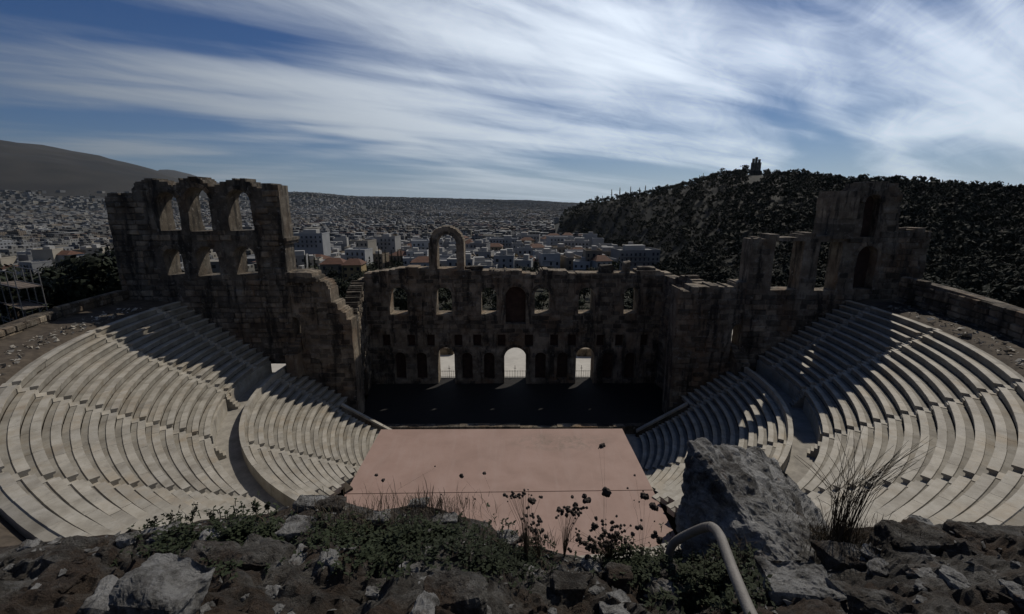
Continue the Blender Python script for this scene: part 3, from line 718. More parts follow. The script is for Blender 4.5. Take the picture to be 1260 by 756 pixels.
ruin_wall('pier_tower', 'row of stacked piers rising to a tall single tower with a low stub', PS(921.5, 330)[0], PS(1137, 330)[0], 6.0, 2.0, rt, ops, (0, YS, 0), 0, seed=61, nst=300)
BZ = PS(1034, 294)[1]
t = empty('buttress', (PS(1034, 300)[0], YS, BZ), label='squared block buttress on the inner corner of the tall single tower', cat='buttress')
r_ = random.Random(5); z = 0
while z < PS(1030, 243)[1]-BZ:
    h = r_.uniform(.6, .85); m = MB(); m.box(-1.25+r_.uniform(-.05, .05), 1.0, -.45+r_.uniform(-.05, .05), 3.0, z+.006, z+h-.006); m.build('stone', M_RUIN, t); z += h
# doorway stairs seen through the two wing doorways
def door_stairs(xc, zt_, n, w, lb):
    t = empty('doorway_steps', (xc, YS-.3, zt_-n*.3), label=lb, cat='steps')
    for k in range(n):
        m = MB(); m.box(-w/2, w/2, k*.33-1.1, 2.0, k*.3 if k else -2.5, k*.3+.296); m.build('step', M_RUIN, t)
door_stairs(PS(364, 430)[0], 11.3, 7, 1.25, 'worn steps climbing into the small doorway of the sloping wing')
door_stairs(PS(908, 440)[0], 9.9, 6, 1.4, 'worn steps climbing into the narrow doorway of the pier wing')
sheet('landing', PS(350, 400)[0]-3, PS(380, 400)[0]+2, YS+2.6, YS+9, 11.2, M_PAVE, .6)
sheet('landing', PS(890, 400)[0]-2, PS(925, 400)[0]+3, YS+2.6, YS+9, 9.8, M_PAVE, .6)
# iron gates behind the three stage doors
for i, (xl_, xr_) in enumerate(((539, 559.5), (620.5, 647.5), (708.5, 730.5))):
    a = P14(xl_, 450)[0]; b = P14(xr_, 450)[0]
    t = empty('iron_gate', ((a+b)/2, YW+2.7, .76), label=['thin iron gate behind the stage doorway under the standing arch', 'thin iron gate behind the middle stage doorway', 'thin iron gate behind the stage doorway near the pier wing'][i], cat='gate', group='iron gates')
    w = (b-a)/2+.4
    for zz in (.15, 1.0): m = MB(); m.tube([(-w, 0, zz), (w, 0, zz)], .03); m.build('rail', M_IRON, t)
    k = -w
    while k <= w+.01: m = MB(); m.tube([(k, 0, 0), (k, 0, 1.1)], .018); m.build('bar', M_IRON, t); k += w/5
    m = MB(); m.tube([(0, 0, 0), (0, 0, 1.9)], .035); m.tube([(-.18, 0, 1.45), (.18, 0, 1.45)], .035); m.build('latch_post', M_IRON, t)
# loose blocks on the forecourt beyond the doors, on top of the wall
def box_pts(w, d, h, r, j=.25): return [((sx+r.uniform(-j, j))*w/2, (sy+r.uniform(-j, j))*d/2, (sz+r.uniform(-j, j))*h/2+h*.42) for sx in (-1, 1) for sy in (-1, 1) for sz in (-1, 1)]+[(r.uniform(-.3, .3)*w, r.uniform(-.3, .3)*d, h*r.uniform(.9, 1.05)) for _ in range(3)]
r_ = random.Random(3)
for i, (x, y, w, h, lb) in enumerate(((746, 335, 1.6, 1.1, 'loose boulder on the stage wall top beside the upright stone'), (770, 337, .8, 1.6, 'upright stone stump on top of the stage wall'), (583, 333, 2.2, .5, 'flat slab lying on the stage wall beside the standing arch'), (795, 333, 2.2, .45, 'flat slab on the stage wall end near the pier wing'))):
    p = on_y(x, y, YW+1.0); hull_rock(box_pts(w, 1.2, h, r_), M_RUIN, 'loose_stone', 2, .07, 1.2, i, loc=(p.x, YW+1.0, c_top(p.x)-.05), label=lb, cat='stone')
for i, (x, d, w) in enumerate(((548, 14, 3.2), (722, 13, 3.4), (712, 15, 2.0))):
    p = on_y(x, 445, YW+d); hull_rock(box_pts(w, 1.6, 1.3, r_, .15), M_RUIN, 'ancient_block', 2, .06, 1.2, i+9, loc=(p.x, YW+d, .72), label=['squared ancient block on the forecourt behind the doorway under the standing arch', 'larger squared ancient block behind the doorway near the pier wing', 'smaller squared ancient block behind the doorway near the pier wing'][i], cat='stone block')

# ------------------------------------------------------------------ ground round the top of the seating, outer walls
def rim():
    V = []; F = []; m = 220; rr = [38.05, 38.6, 39.4, 40.4, 41.6, 43.0, 45.5, 49.0]; n = len(rr)
    for s in range(m+1):
        a = -.12+(pi+.24)*s/m
        for i, r in enumerate(rr):
            x, y, _ = pol(r, a, 0); z = [14.8, 15.35, 15.5, 15.55, 15.6, 15.7, 15.6, 12.0][i]+(.12*fbm(x*.5, y*.5, 2) if 0 < i < 7 else 0)+(.6*(i-3) if False else 0)
            V.append((x, y, z))
    for s in range(m):
        for k in range(n-1): F.append((s*n+k, s*n+k+1, (s+1)*n+k+1, (s+1)*n+k))
    obj('upper_path', mesh('upper_path', V, F, M_DIRT, True), kind='structure')
rim()
def outer_wall(lb, a0, a1, r, zt0, zt1, seed):
    t = empty('retaining_wall', pol(r, radians((a0+a1)/2), 15.4), label=lb, cat='wall'); rr = random.Random(seed); mb = MB(); c = 0
    z = 15.3; row = 0
    V = []; F = []; m = 60
    for s in range(m+1):
        a = radians(a0+(a1-a0)*s/m); zt = zt0+(zt1-zt0)*s/m-.25
        for (q, z_) in ((r+.1, 15), (r+1.2, 15), (r+1.2, zt), (r+.1, zt)): V.append(Vector(pol(q, a, z_))-t.location)
    for s in range(m):
        for k in range(4): F.append((s*4+k, s*4+(k+1) % 4, s*4+4+(k+1) % 4, s*4+4+k))
    F += [(3, 2, 1, 0), tuple(m*4+k for k in range(4))]
    obj('wall_core', mesh('wall_core', V, F, M_RUIN), t)
    while z < max(zt0, zt1):
        h = rr.uniform(.45, .62); a = radians(a0)
        while a < radians(a1):
            l = rr.uniform(.7, 1.7); a2 = min(radians(a1), a+l/r); ztop = zt0+(zt1-zt0)*(degrees(a)-a0)/(a1-a0)+.5*nz(a*8, seed)
            if z+h < ztop+.1 and a2-a > .008:
                am = (a+a2)/2; V2, F2 = stone_mesh((a2-a)*r-.03, h-.03, .10+rr.uniform(-.04, .1), rr)
                ca, sa = cos(am-pi/2), sin(am-pi/2); b = pol(r+.05, am, z+h/2)
                V3 = [(-(q[0]*ca-q[1]*sa), -(q[0]*sa+q[1]*ca), q[2]) for q in V2]
                if visible(b) and c < 280: obj('stone', mesh('stone', V3, [f[::1] for f in F2], M_RUIN), t, Vector(b)-t.location); c += 1
                else: mb.add([(q[0]+b[0]-t.location.x, q[1]+b[1]-t.location.y, q[2]+b[2]-t.location.z) for q in V3], F2)
            a = a2
        z += h
    if mb.v: mb.build('stonework', M_RUIN, t, kind='stuff')
outer_wall('dark rough retaining wall curving behind the upper seats from the tall single tower', 138, 181, 41.6, 17.4, 18.6, 3)
outer_wall('dark rough retaining wall curving behind the upper seats from the three-arched tower', -3, 30, 43.0, 17.0, 16.2, 4)
# rubble on the strip between the top row and the wall
r_ = random.Random(12); rub = MB()
for k in range(900):
    a = radians(r_.choice((r_.uniform(128, 178), r_.uniform(2, 45)))); q = r_.uniform(38.7, 41.3); s = abs(r_.gauss(.07, .10))+.04; p = pol(q, a, 15.5)
    V2 = [(p[0]+r_.uniform(-1, 1)*s, p[1]+r_.uniform(-1, 1)*s, p[2]+r_.uniform(-.2, 1)*s) for _ in range(5)]
    rub.add(V2, [(0, 1, 2), (0, 2, 3), (0, 3, 1), (4, 2, 1), (4, 3, 2), (4, 1, 3)])
rub.build('rubble', M_MARBLE, kind='stuff', label='loose stone rubble strewn along the strip behind the top rows', cat='rubble')
# ------------------------------------------------------------------ scaffold at the left
def scaffold():
    b = on_z(34, 408, 14.9); t = empty('scaffold_tower', (b.x, b.y, 14.9), radians(-28), label='metal tube scaffold with plank platforms beside the top of the seats', cat='scaffold')
    W, D, H = 5.6, 1.6, 4.6; o = lambda x: -x
    for sx in (0, .33, .66, 1):
        for sy in (0, 1): m = MB(); m.tube([(-W*sx, D*sy, -.3), (-W*sx, D*sy, H+.8)], .045); m.build('standard', M_METAL, t)
    for z in (.35, .75, 2.2, 4.0, H+.75):
        for sy in (0, 1): m = MB(); m.tube([(-W-.2, D*sy, z), (.2, D*sy, z)], .04); m.build('ledger', M_METAL, t)
    for z in (2.0, 3.9):
        for k in range(4): m = MB(); m.box(-W-.15, .25, k*.4+.02, k*.4+.38, z, z+.06); m.build('plank', M_PLANK, t)
    for sx in (0, 1):
        m = MB(); m.tube([(-W*sx, 0, .3), (-W*sx, D, 2.2)], .03); m.build('brace', M_METAL, t)
scaffold()

# ------------------------------------------------------------------ trees
def crown_mesh(name, kind, r, n, mat, big=1.0):
    V = []; F = []
    lobes = []
    if kind == 'cypress': lobes = [((0, 0, z), .34-.24*z/5.5+.05) for z in np.linspace(.5, 5.8, 9)]
    elif kind == 'pine': lobes = [((r.uniform(-1.6, 1.6), r.uniform(-1.6, 1.6), r.uniform(2.6, 4.9)), r.uniform(.7, 1.25)) for _ in range(9)]
    else: lobes = [((r.uniform(-1.3, 1.3), r.uniform(-1.3, 1.3), r.uniform(.7, 2.6)), r.uniform(.6, 1.0)) for _ in range(8)]
    for k in range(n):
        c, R = lobes[r.randrange(len(lobes))]
        d = Vector((r.gauss(0, 1), r.gauss(0, 1), r.gauss(0, 1))).normalized(); p = Vector(c)+d*R*r.uniform(.55, 1.05)*(1.0)
        if kind == 'cypress': p.z = c[2]+d.z*.6
        s = big*r.uniform(.22, .5)*(.55 if kind == 'cypress' else 1)
        t1 = d.orthogonal().normalized(); t1 = (t1*cos(k)+d.cross(t1)*sin(k)+d*r.uniform(-.5, .5)).normalized(); t2 = d.cross(t1).normalized()
        b = len(V); V += [p+t1*s, p+t2*s*.8, p-t1*s*r.uniform(.5, 1), p-t2*s*.8]; F.append((b, b+1, b+2, b+3))
    return V, F
rt_ = random.Random(77)
KINDS = {}
for kind, n, mat in (('pine', 900, M_LEAF), ('pine2', 900, M_LEAF), ('bush', 700, M_LEAF2), ('cypress', 500, M_LEAF)):
    V, F = crown_mesh(kind, kind.rstrip('2'), rt_, n, mat, .5)
    tm = MB()
    if kind.startswith('pine'):
        tm.tube([(0, 0, -.6), (.1, 0, 1.5), (0, .1, 3.4)], .2, 6, .1)
        for k in range(3): tm.tube([(.05, 0, 1.8+.4*k), (cos(k*2.1), sin(k*2.1), 3.2+.3*k)], .08, 4, .03)
    elif kind == 'bush':
        tm.tube([(0, 0, -.5), (.1, .05, 1.0)], .14, 6, .08)
        for k in range(3): tm.tube([(.1, .05, .9), (.8*cos(k*2.1), .8*sin(k*2.1), 1.8)], .06, 4, .02)
    else: tm.tube([(0, 0, -.5), (0, 0, 4.5)], .13, 6, .04)
    KINDS[kind] = (V, F, mat, tm)
LOWK = {}
for kind in KINDS:
    V, F = crown_mesh(kind, kind.rstrip('2'), rt_, 60, None, 1.5)
    V = [Vector((v.x, v.y, v.z)) for v in V]; LOWK[kind] = (np.array([tuple(v) for v in V]), np.array(F))
CR = {k: mesh('crown', KINDS[k][0], KINDS[k][1], KINDS[k][2]) for k in KINDS}; TR = {k: mesh('trunk', KINDS[k][3].v, KINDS[k][3].f, M_BARK) for k in KINDS}
def tree(name, kind, loc, s, label, group, r=rt_):
    t = empty(name, loc, r.uniform(0, 6.28), label=label, cat='tree', group=group); t.scale = (s*r.uniform(.9, 1.15), s*r.uniform(.9, 1.15), s)
    obj('trunk', TR[kind], t); obj('crown', CR[kind], t); return t
LOWN = {}
for kind in KINDS:
    V, F = crown_mesh(kind, kind.rstrip('2'), rt_, 200, None, .8); LOWN[kind] = (np.array([tuple(v) for v in V]), np.array(F))
class Forest:
    def __init__(s): s.V = []; s.F = []; s.n = 0
    def add(s, kind, loc, sc, r, near=False):
        V, F = (LOWN if near else LOWK)[kind]; a = r.uniform(0, 6.28); c, n = cos(a), sin(a)
        Q = np.stack([(V[:, 0]*c-V[:, 1]*n)*sc, (V[:, 0]*n+V[:, 1]*c)*sc, V[:, 2]*sc], 1)+np.array(loc)
        s.V.append(Q); s.F.append(F+s.n); s.n += len(Q)
    def build(s, name, mat, **kw): return obj(name, mesh(name, np.concatenate(s.V), np.concatenate(s.F), mat), **kw)
def at_dir(x, d): a = radians(azel(x, 250)[0]); return C.x+d*sin(a), C.y+d*cos(a)
wood = Forest(); rf = random.Random(91); ntree = 0; cand = []
for k in range(6300):
    x = rf.uniform(690, 1330); az = azel(x, 250)[0]; toe = float(np.interp(az, AZ_TOE, D_TOE)); rd = float(np.interp(az, AZ_TOE, D_RIDGE))
    t = rf.random()**.8; d = toe*.92+(rd*1.06-toe*.92)*t
    if d < 95 or (914 < x < 936 and 445 < d < 530): continue
    X, Y = at_dir(x, d); Z = terrain(X, Y)
    if th_bowl(X, Y) or hypot(X, Y) < 50: continue
    kind = rf.choices(('pine', 'pine2', 'bush', 'cypress'), (5, 5, 3, .8 if x > 800 else 3))[0]
    cand.append((X, Y, Z, kind, min(1.0 if t > .86 else 9, rf.choice((.65, .8, 1.0, 1.1, 1.3, 1.6))*rf.uniform(.9, 1.1)*(1+.4*nz(X*.03, Y*.03)))*(.8 if kind == 'cypress' else 1), t, d, x))
sky_t = [c for c in cand if c[5] > .93]; near_t = sorted([c for c in cand if c[5] <= .93 and c[6] > 110], key=lambda c: c[6])
single = set()
for c in sky_t[:150]+near_t[:110]: single.add(id(c))
LB = {'pine': ('pine_tree', 'round dark pine standing on the wooded hill with the monument'), 'pine2': ('pine_tree', 'round dark pine standing on the wooded hill with the monument'), 'bush': ('olive_tree', 'low olive green tree on the wooded hill with the monument'), 'cypress': ('cypress_tree', 'slim dark cypress on the wooded hill with the monument')}
for c in cand:
    if id(c) in single: tree(LB[c[3]][0], c[3], (c[0], c[1], c[2]-.1), c[4], LB[c[3]][1], 'trees on the monument hill', rf)
    else: wood.add(c[3], (c[0], c[1], c[2]-.2), c[4], rf, c[6] < 250)
# the row of cypresses where the ridge comes down to the city
for x, yt in ((735, 241), (741, 242), (752, 241), (762, 240), (775, 238), (786, 236), (793, 234), (802, 232)):
    X, Y = at_dir(x, 690); Z = terrain(X, Y); ct = tree('cypress_tree', 'cypress', (X, Y, Z-.5), 2.3+rf.uniform(-.5, .5), 'tall cypress on the ridge where the wooded hill meets the city', 'cypresses on the low ridge', rf); ct.scale.x *= 1.8; ct.scale.y *= 1.8
wood.build('hill_wood', M_LEAF, kind='stuff', label='dense dark pine wood covering the hill with the monument', cat='wood')

# ------------------------------------------------------------------ monument on the hill
def monument():
    d = 505; X, Y = at_dir(925, d); zt = C.z+d*tan(radians(azel(925, 194)[1])); z0 = terrain(X, Y)-1
    t = empty('hilltop_monument', (X, Y, z0), radians(-25), label='tall ruined stone monument on the summit of the wooded hill', cat='monument'); H = zt-z0; s = H/12.0
    m = MB(); m.box(-5, 5, -1.6, 1.6, 0, 3.2*s); m.build('base', M_RUIN, t)
    m = MB(); m.box(-4.4, 4.2, -1.2, 1.2, 3.2*s, 8.5*s); m.build('facade', M_RUIN, t)
    for k, (xx, h) in enumerate(((-2.6, 11.2), (-.2, 12.0), (2.3, 10.6))): m = MB(); m.box(xx-1.1, xx+1.1, -1.0, 1.0, 8.5*s, h*s); m.build('pier', M_RUIN, t)
monument()

# ------------------------------------------------------------------ city
PAL = [(.62, .60, .56), (.70, .69, .66), (.55, .52, .46), (.48, .47, .45), (.60, .54, .44), (.42, .40, .38), (.66, .64, .6), (.52, .42, .32), (.58, .58, .58), (.35, .32, .29)]
class City:
    def __init__(s): s.V = []; s.F = []; s.c = []; s.n = 0
    def box(s, cx, cy, z0, z1, w, d, a, c, roof):
        ca, sa = cos(a), sin(a); q = []
        for zz in (z0, z1):
            for sx, sy in ((-1, -1), (1, -1), (1, 1), (-1, 1)): q.append((cx+sx*w/2*ca-sy*d/2*sa, cy+sx*w/2*sa+sy*d/2*ca, zz))
        b = s.n; s.V += q+q[4:]; s.c += [c]*8+[roof]*4; s.n += 12
        s.F += [(b, b+1, b+5, b+4), (b+1, b+2, b+6, b+5), (b+2, b+3, b+7, b+6), (b+3, b, b+4, b+7), (b+8, b+9, b+10, b+11)]
    def build(s, name, **kw):
        me = mesh(name, s.V, s.F, M_CITY); setcol(me, np.array(s.c)); return obj(name, me, **kw)
MATB = {}
def bmat(c, name):
    if name not in MATB: MATB[name] = plain(name, c, .9, .12, .15)
    return MATB[name]
M_PANE = plain('dark_window', (.035, .04, .05), .25, .2, .3)
M_TILE = plain('clay_roof_tile', (.15, .075, .05), .9, .3, .5)
M_AWN = plain('roof_felt', (.30, .29, .28), .9, .25, .2)
COLN = [('white', (.56, .56, .55)), ('cream', (.46, .42, .35)), ('grey', (.30, .30, .30)), ('off white', (.46, .45, .43)), ('tan', (.34, .28, .21)), ('pale grey', (.40, .41, .42)), ('ochre', (.42, .31, .15))]
WIN_ME = None
def win_mesh():
    m = MB(); m.box(-.55, .55, -.06, .02, -.8, .8); return mesh('window', m.v, m.f, M_PANE)
WIN_ME = win_mesh()
def building(X, Y, w, d, h, a, ci, rc, label, group, roof='flat', wins=True, z0=None):
    z0 = terrain(X, Y)-2 if z0 is None else z0; cn, cc = COLN[ci]; M = bmat(cc, 'render_'+cn.replace(' ', '_'))
    t = empty('apartment_building' if roof == 'flat' else 'tiled_house', (X, Y, z0), a, label=label, cat='building', group=group)
    m = MB(); m.box(-w/2, w/2, -d/2, d/2, 0, h); m.build('wall', M, t)
    if roof == 'flat':
        m = MB()
        for q in ((-w/2-.1, w/2+.1, -d/2-.1, -d/2+.2), (-w/2-.1, w/2+.1, d/2-.2, d/2+.1), (-w/2-.1, -w/2+.2, -d/2+.21, d/2-.21), (w/2-.2, w/2+.1, -d/2+.21, d/2-.21)): m.box(*q, h+.004, h+.9)
        m.build('roof_parapet', M, t)
        if rc.random() < .8:
            pw, pd = w*rc.uniform(.25, .5), d*rc.uniform(.3, .5); ox, oy = rc.uniform(-.2, .2)*w, rc.uniform(-.1, .25)*d
            m = MB(); m.box(ox-pw/2, ox+pw/2, oy-pd/2, oy+pd/2, h+.004, h+rc.uniform(2.4, 3.2)); m.build('roof_hut', bmat(COLN[rc.choice((0, 3, 5))][1], 'render_'+COLN[3][0].replace(' ', '_')), t)
        for _ in range(rc.choice((0, 1, 2))):
            m = MB(); xx, yy = rc.uniform(-.4, .4)*w, rc.uniform(-.4, .4)*d; m.tube([(xx, yy, h), (xx, yy, h+1.0)], .5, 8); m.build('water_tank', M_METAL, t)
    else:
        m = MB(); e = .5; m.add([(-w/2-e, -d/2-e, h+.01), (w/2+e, -d/2-e, h+.01), (w/2+e, d/2+e, h+.01), (-w/2-e, d/2+e, h+.01), (-w/4, 0, h+2.6), (w/4, 0, h+2.6)], [(0, 1, 5, 4), (1, 2, 5), (2, 3, 4, 5), (3, 0, 4), (3, 2, 1, 0)]); m.build('roof', M_TILE, t)
    if wins:
        zz = h-1.9
        while zz > max(1.5, h-10):
            n = max(2, int(w/2.8))
            for k in range(n):
                if rc.random() < .88: o = obj('window', WIN_ME, t, (-w/2+w*(k+.5)/n, -d/2, zz)); o.scale = (rc.uniform(.8, 1.3), 1, rc.uniform(.8, 1.25))
            zz -= 3.1
        if rc.random() < .7:
            for fl in range(2): m = MB(); m.box(-w*.42, w*rc.uniform(.1, .42), -d/2-1.1, -d/2-.03, h-3.2-3.1*fl, h-3.0-3.1*fl); m.build('balcony', M, t)
    return t
rc = random.Random(5); city = City(); spots = []
def free(X, Y, R, lst):
    for (a, b, q) in lst:
        if abs(a-X) < q+R and abs(b-Y) < q+R and hypot(a-X, b-Y) < (q+R)*.86: return False
    return True
# landmarks told apart in the photograph: pixel of the roof middle, distance, width, colour
LAND = [(515, 297, 330, 12, 14, 12, 0, 'flat', 'bright white stepped apartment block beside the standing arch'), (508, 318, 290, 15, 12, 9, 5, 'flat', 'pale grey block below the bright white stepped block'),
        (548, 315, 300, 9, 9, 10, 0, 'flat', 'white block framed by the standing arch'), (430, 325, 235, 9, 10, 8, 6, 'tile', 'ochre house with clay tiled roof above the sloping wing'), (405, 324, 240, 11, 10, 8, 4, 'tile', 'tan tiled house beside the ochre house'),
        (437, 308, 300, 13, 11, 10, 0, 'flat', 'white block with balconies behind the ochre house'), (447, 297, 330, 9, 12, 13, 1, 'flat', 'cream block with blank sunlit gable above the white balconies'), (690, 292, 420, 22, 15, 15, 0, 'flat', 'large white block at the foot of the wooded hill'),
        (711, 297, 390, 20, 14, 13, 3, 'flat', 'off white block with wide terrace beside the hill foot block'), (655, 318, 330, 36, 18, 8, 0, 'flat', 'long low building with bright white roof behind the stage wall'), (620, 294, 430, 26, 15, 16, 5, 'flat', 'pale grey apartment block with blue awnings behind the long low roof'),
        (650, 290, 470, 24, 15, 16, 3, 'flat', 'off white apartment block behind the long low roof'), (785, 308, 300, 26, 16, 8, 2, 'flat', 'dark grey modern building with wide flat roof under the hill'), (745, 310, 310, 18, 14, 9, 4, 'flat', 'tan terraced house beside the dark modern building'),
        (712, 310, 320, 15, 12, 8, 0, 'flat', 'small white house with roof hut near the long low roof'), (378, 288, 360, 22, 14, 14, 5, 'flat', 'pale grey block right beside the arched tower end'), (475, 292, 380, 16, 12, 14, 3, 'flat', 'off white block above the cypress clump'), (590, 300, 380, 14, 12, 12, 2, 'flat', 'grey block beside the dark street')]
lrng = random.Random(2)
for (x, y, d, w, dp, h, ci, rf_, lb) in LAND:
    X, Y = at_dir(x, d); zt = C.z+d*tan(radians(azel(x, y)[1])); z0 = min(zt-h, terrain(X, Y)-1)
    building(X, Y, w, dp, zt-z0, lrng.uniform(-.25, .25), ci, lrng, lb, 'named city buildings', rf_, True, z0); spots.append((X, Y, max(w, dp)*.55))
def hill_at(X, Y):
    dx, dy = X-C.x, Y-C.y; d = hypot(dx, dy); az = degrees(atan2(dx, dy)); return az > 5.4 and d < 1500 and d > float(np.interp(az, AZ_TOE, D_TOE))*.93
WB = ['%s apartment block with flat roof in the %s']
cnt = 0; near = []
d = 245.0
ZONE = lambda x, d: ('city beyond the arched tower' if x < 345 else 'city behind the sloping wing' if x < 530 else 'city towards the wooded hill')
while d < 9000:
    step = 15 if d < 900 else 19 if d < 2200 else 30 if d < 4500 else 42
    x = -60
    while x < 800:
        az = azel(x, 250)[0]; dax = step/d*FPX/ max(.45, cos(radians(az))**2)
        xx = x+rc.uniform(-.45, .45)*dax; dd = d+rc.uniform(-.4, .4)*step*(1 if d < 700 else 2.6); X, Y = at_dir(xx, dd); x += dax*rc.uniform(.95, 1.25)
        if hill_at(X, Y): continue
        if dd > 5500 and xx < 330 and terrain(X, Y) > C.z+dd*(.004 if xx < 260 else .02): continue
        if xx < 175 and dd < 420: continue
        if fbm(X*.006, Y*.006, 4.2) > .36 or (d > 900 and fbm(X*.0016, Y*.0016, 2.2, 3) > .42) or (d < 700 and fbm(X*.02, Y*.02, 8.2) > .33): continue        # parks, gardens
        big = 1 if d < 900 else rc.choice((.7, .8, 1, 1, 1.25, 1.7)); w, dp = step*rc.uniform(.55, .98)*big, step*rc.uniform(.55, .95)*big; h = rc.choice((9, 12, 15, 15, 18, 18, 21))*(.72 if d < 420 else 1)*rc.uniform(.9, 1.1)
        a = .35*nz(X*.003, Y*.003, 1)+rc.choice((0, pi/2))+.08*rc.uniform(-1, 1)
        if d < 640 and not free(X, Y, max(w, dp)*.5, spots): continue
        if d < 560 and cnt < 280:
            p = px((X, Y, terrain(X, Y)+h-2))
            if -10 < p[0] < 1000 and p[1] < 345 and not (140 < p[0] < 345):
                ci = rc.choices(range(7), (5, 3, 2, 4, 2, 3, .5))[0]; tile = rc.random() < .15
                building(X, Y, w, dp, h, rc.uniform(-.35, .35), ci, rc, '%s %s in the %s' % (COLN[ci][0], 'house with clay tiled roof' if tile else 'apartment block with flat roof', ZONE(p[0], d)), 'city blocks near the theatre', 'tile' if tile else 'flat', d < 450)
                cnt += 1; continue
        z0 = terrain(X, Y)-3; c = np.array(rc.choice(PAL))*rc.uniform(.4, .85)*np.array((.95, .98, 1.03))*(.85+.55*fbm(X*.0022, Y*.0022, 6.1)); c = np.clip(c, .03, .8); rfc = c*rc.uniform(.6, 1.3) if rc.random() > .12 else np.array((.15, .08, .06))
        city.box(X, Y, z0, z0+h+3, w, dp, a, tuple(c), tuple(np.clip(rfc, 0, .8)))
        if d < 3000 and rc.random() < .6: city.box(X+rc.uniform(-2, 2), Y+rc.uniform(-2, 2), z0+h, z0+h+5.5, w*.35, dp*.35, a, tuple(c), tuple(c))
    d += step*(.86 if d < 2500 else 1.05)
city.build('far_city', kind='stuff', label='dense pale city of apartment blocks spreading to the horizon', cat='city')
# garden trees between the wall and the city, and dark slope trees at the left
gt = Forest(); r_ = random.Random(55); k = 0; nind = 0
def garden(x, d, kind, s, lb, grp, zoff=0):
    lb = lb.replace('TREE', {'pine': 'round crowned pine', 'pine2': 'spreading pine', 'bush': 'low olive tree', 'cypress': 'slim cypress'}[kind]).replace('SIZE', 'tall' if s > 1.55 else 'small')
    X, Y = at_dir(x, d)
    if not free(X, Y, 2.0, spots) or hypot(X, Y) < 46 or th_bowl(X, Y): return
    tree({'pine': 'pine_tree', 'pine2': 'pine_tree', 'bush': 'olive_tree', 'cypress': 'cypress_tree'}[kind], kind, (X, Y, terrain(X, Y)-.2+zoff), s, lb, grp, r_)
for k in range(120):
    garden(r_.uniform(440, 850), r_.uniform(100, 225), r_.choice(('pine', 'pine2', 'bush', 'bush')), r_.uniform(1.2, 1.9), 'SIZE dark TREE in the garden just behind the stage wall', 'garden trees behind the stage wall')
for k in range(34):
    garden(r_.uniform(352, 450), r_.uniform(105, 230), r_.choice(('pine', 'bush', 'cypress', 'pine2')), r_.uniform(1.2, 1.9), 'SIZE dark TREE in the clump behind the sloping wing', 'trees behind the sloping wing')
for x, d in ((368, 225), (373, 228), (380, 232), (462, 300), (470, 305), (478, 298), (486, 306), (490, 300)):
    garden(x, d, 'cypress', 2.4, 'tall slim cypress among the city houses', 'city cypresses')
for k in range(130):
    garden(r_.uniform(-60, 172), r_.uniform(66, 200), r_.choice(('pine', 'pine2', 'bush')), r_.uniform(1.4, 2.3), 'SIZE dark TREE on the slope behind the scaffold', 'trees on the slope behind the scaffold')
for k in range(50):
    x, d = r_.uniform(1110, 1330), r_.uniform(64, 130)
    garden(x, d, r_.choice(('pine', 'pine2', 'bush')), r_.uniform(.9, 1.4), 'SIZE dark TREE on the slope beyond the rough retaining wall', 'trees beyond the retaining wall', -2.5)
for k in range(3000):
    x, d = r_.uniform(-40, 800), 260*exp(r_.uniform(0, 2.6)); X, Y = at_dir(x, d)
    if hill_at(X, Y) or not free(X, Y, 1.0, spots): continue
    gt.add(r_.choice(('pine', 'bush', 'pine2', 'cypress')), (X, Y, terrain(X, Y)-.3), r_.uniform(1.1, 1.9), r_)
for k in range(4500):    # parks and wooded rises farther out
    x, d = r_.uniform(-40, 800), 900*exp(r_.uniform(0, 1.9)); X, Y = at_dir(x, d)
    if hill_at(X, Y) or not (fbm(X*.0016, Y*.0016, 2.2, 3) > .42 or fbm(X*.006, Y*.006, 4.2) > .36): continue
    gt.add(r_.choice(('pine', 'bush', 'pine2')), (X, Y, terrain(X, Y)-.5), r_.uniform(1.6, 3.0), r_)
for k in range(420):     # wooded rise on the city skyline beside the tower
    x, d = r_.uniform(345, 440), r_.uniform(5600, 7200); X, Y = at_dir(x, d); gt.add(r_.choice(('pine', 'bush')), (X, Y, terrain(X, Y)-1), r_.uniform(3, 6), r_)
gt.build('city_trees', M_LEAF2, kind='stuff', label='scattered trees and small parks among the city blocks', cat='trees')

# ------------------------------------------------------------------ air between here and the far hills
def haze():
    m = bpy.data.materials.new('pale_air'); m.use_nodes = True; nt = m.node_tree; nt.nodes.clear()
    o = nt.nodes.new('ShaderNodeOutputMaterial'); v = nt.nodes.new('ShaderNodeVolumePrincipled')
    v.inputs['Color'].default_value = (.80, .90, 1.0, 1); v.inputs['Density'].default_value = 1.2e-5; v.inputs['Anisotropy'].default_value = .35
    nt.links.new(v.outputs[0], o.inputs['Volume'])
    b = MB(); b.box(-36000, 36000, -36000, 36000, -140, 1150); b.build('haze', m, kind='stuff')
haze()

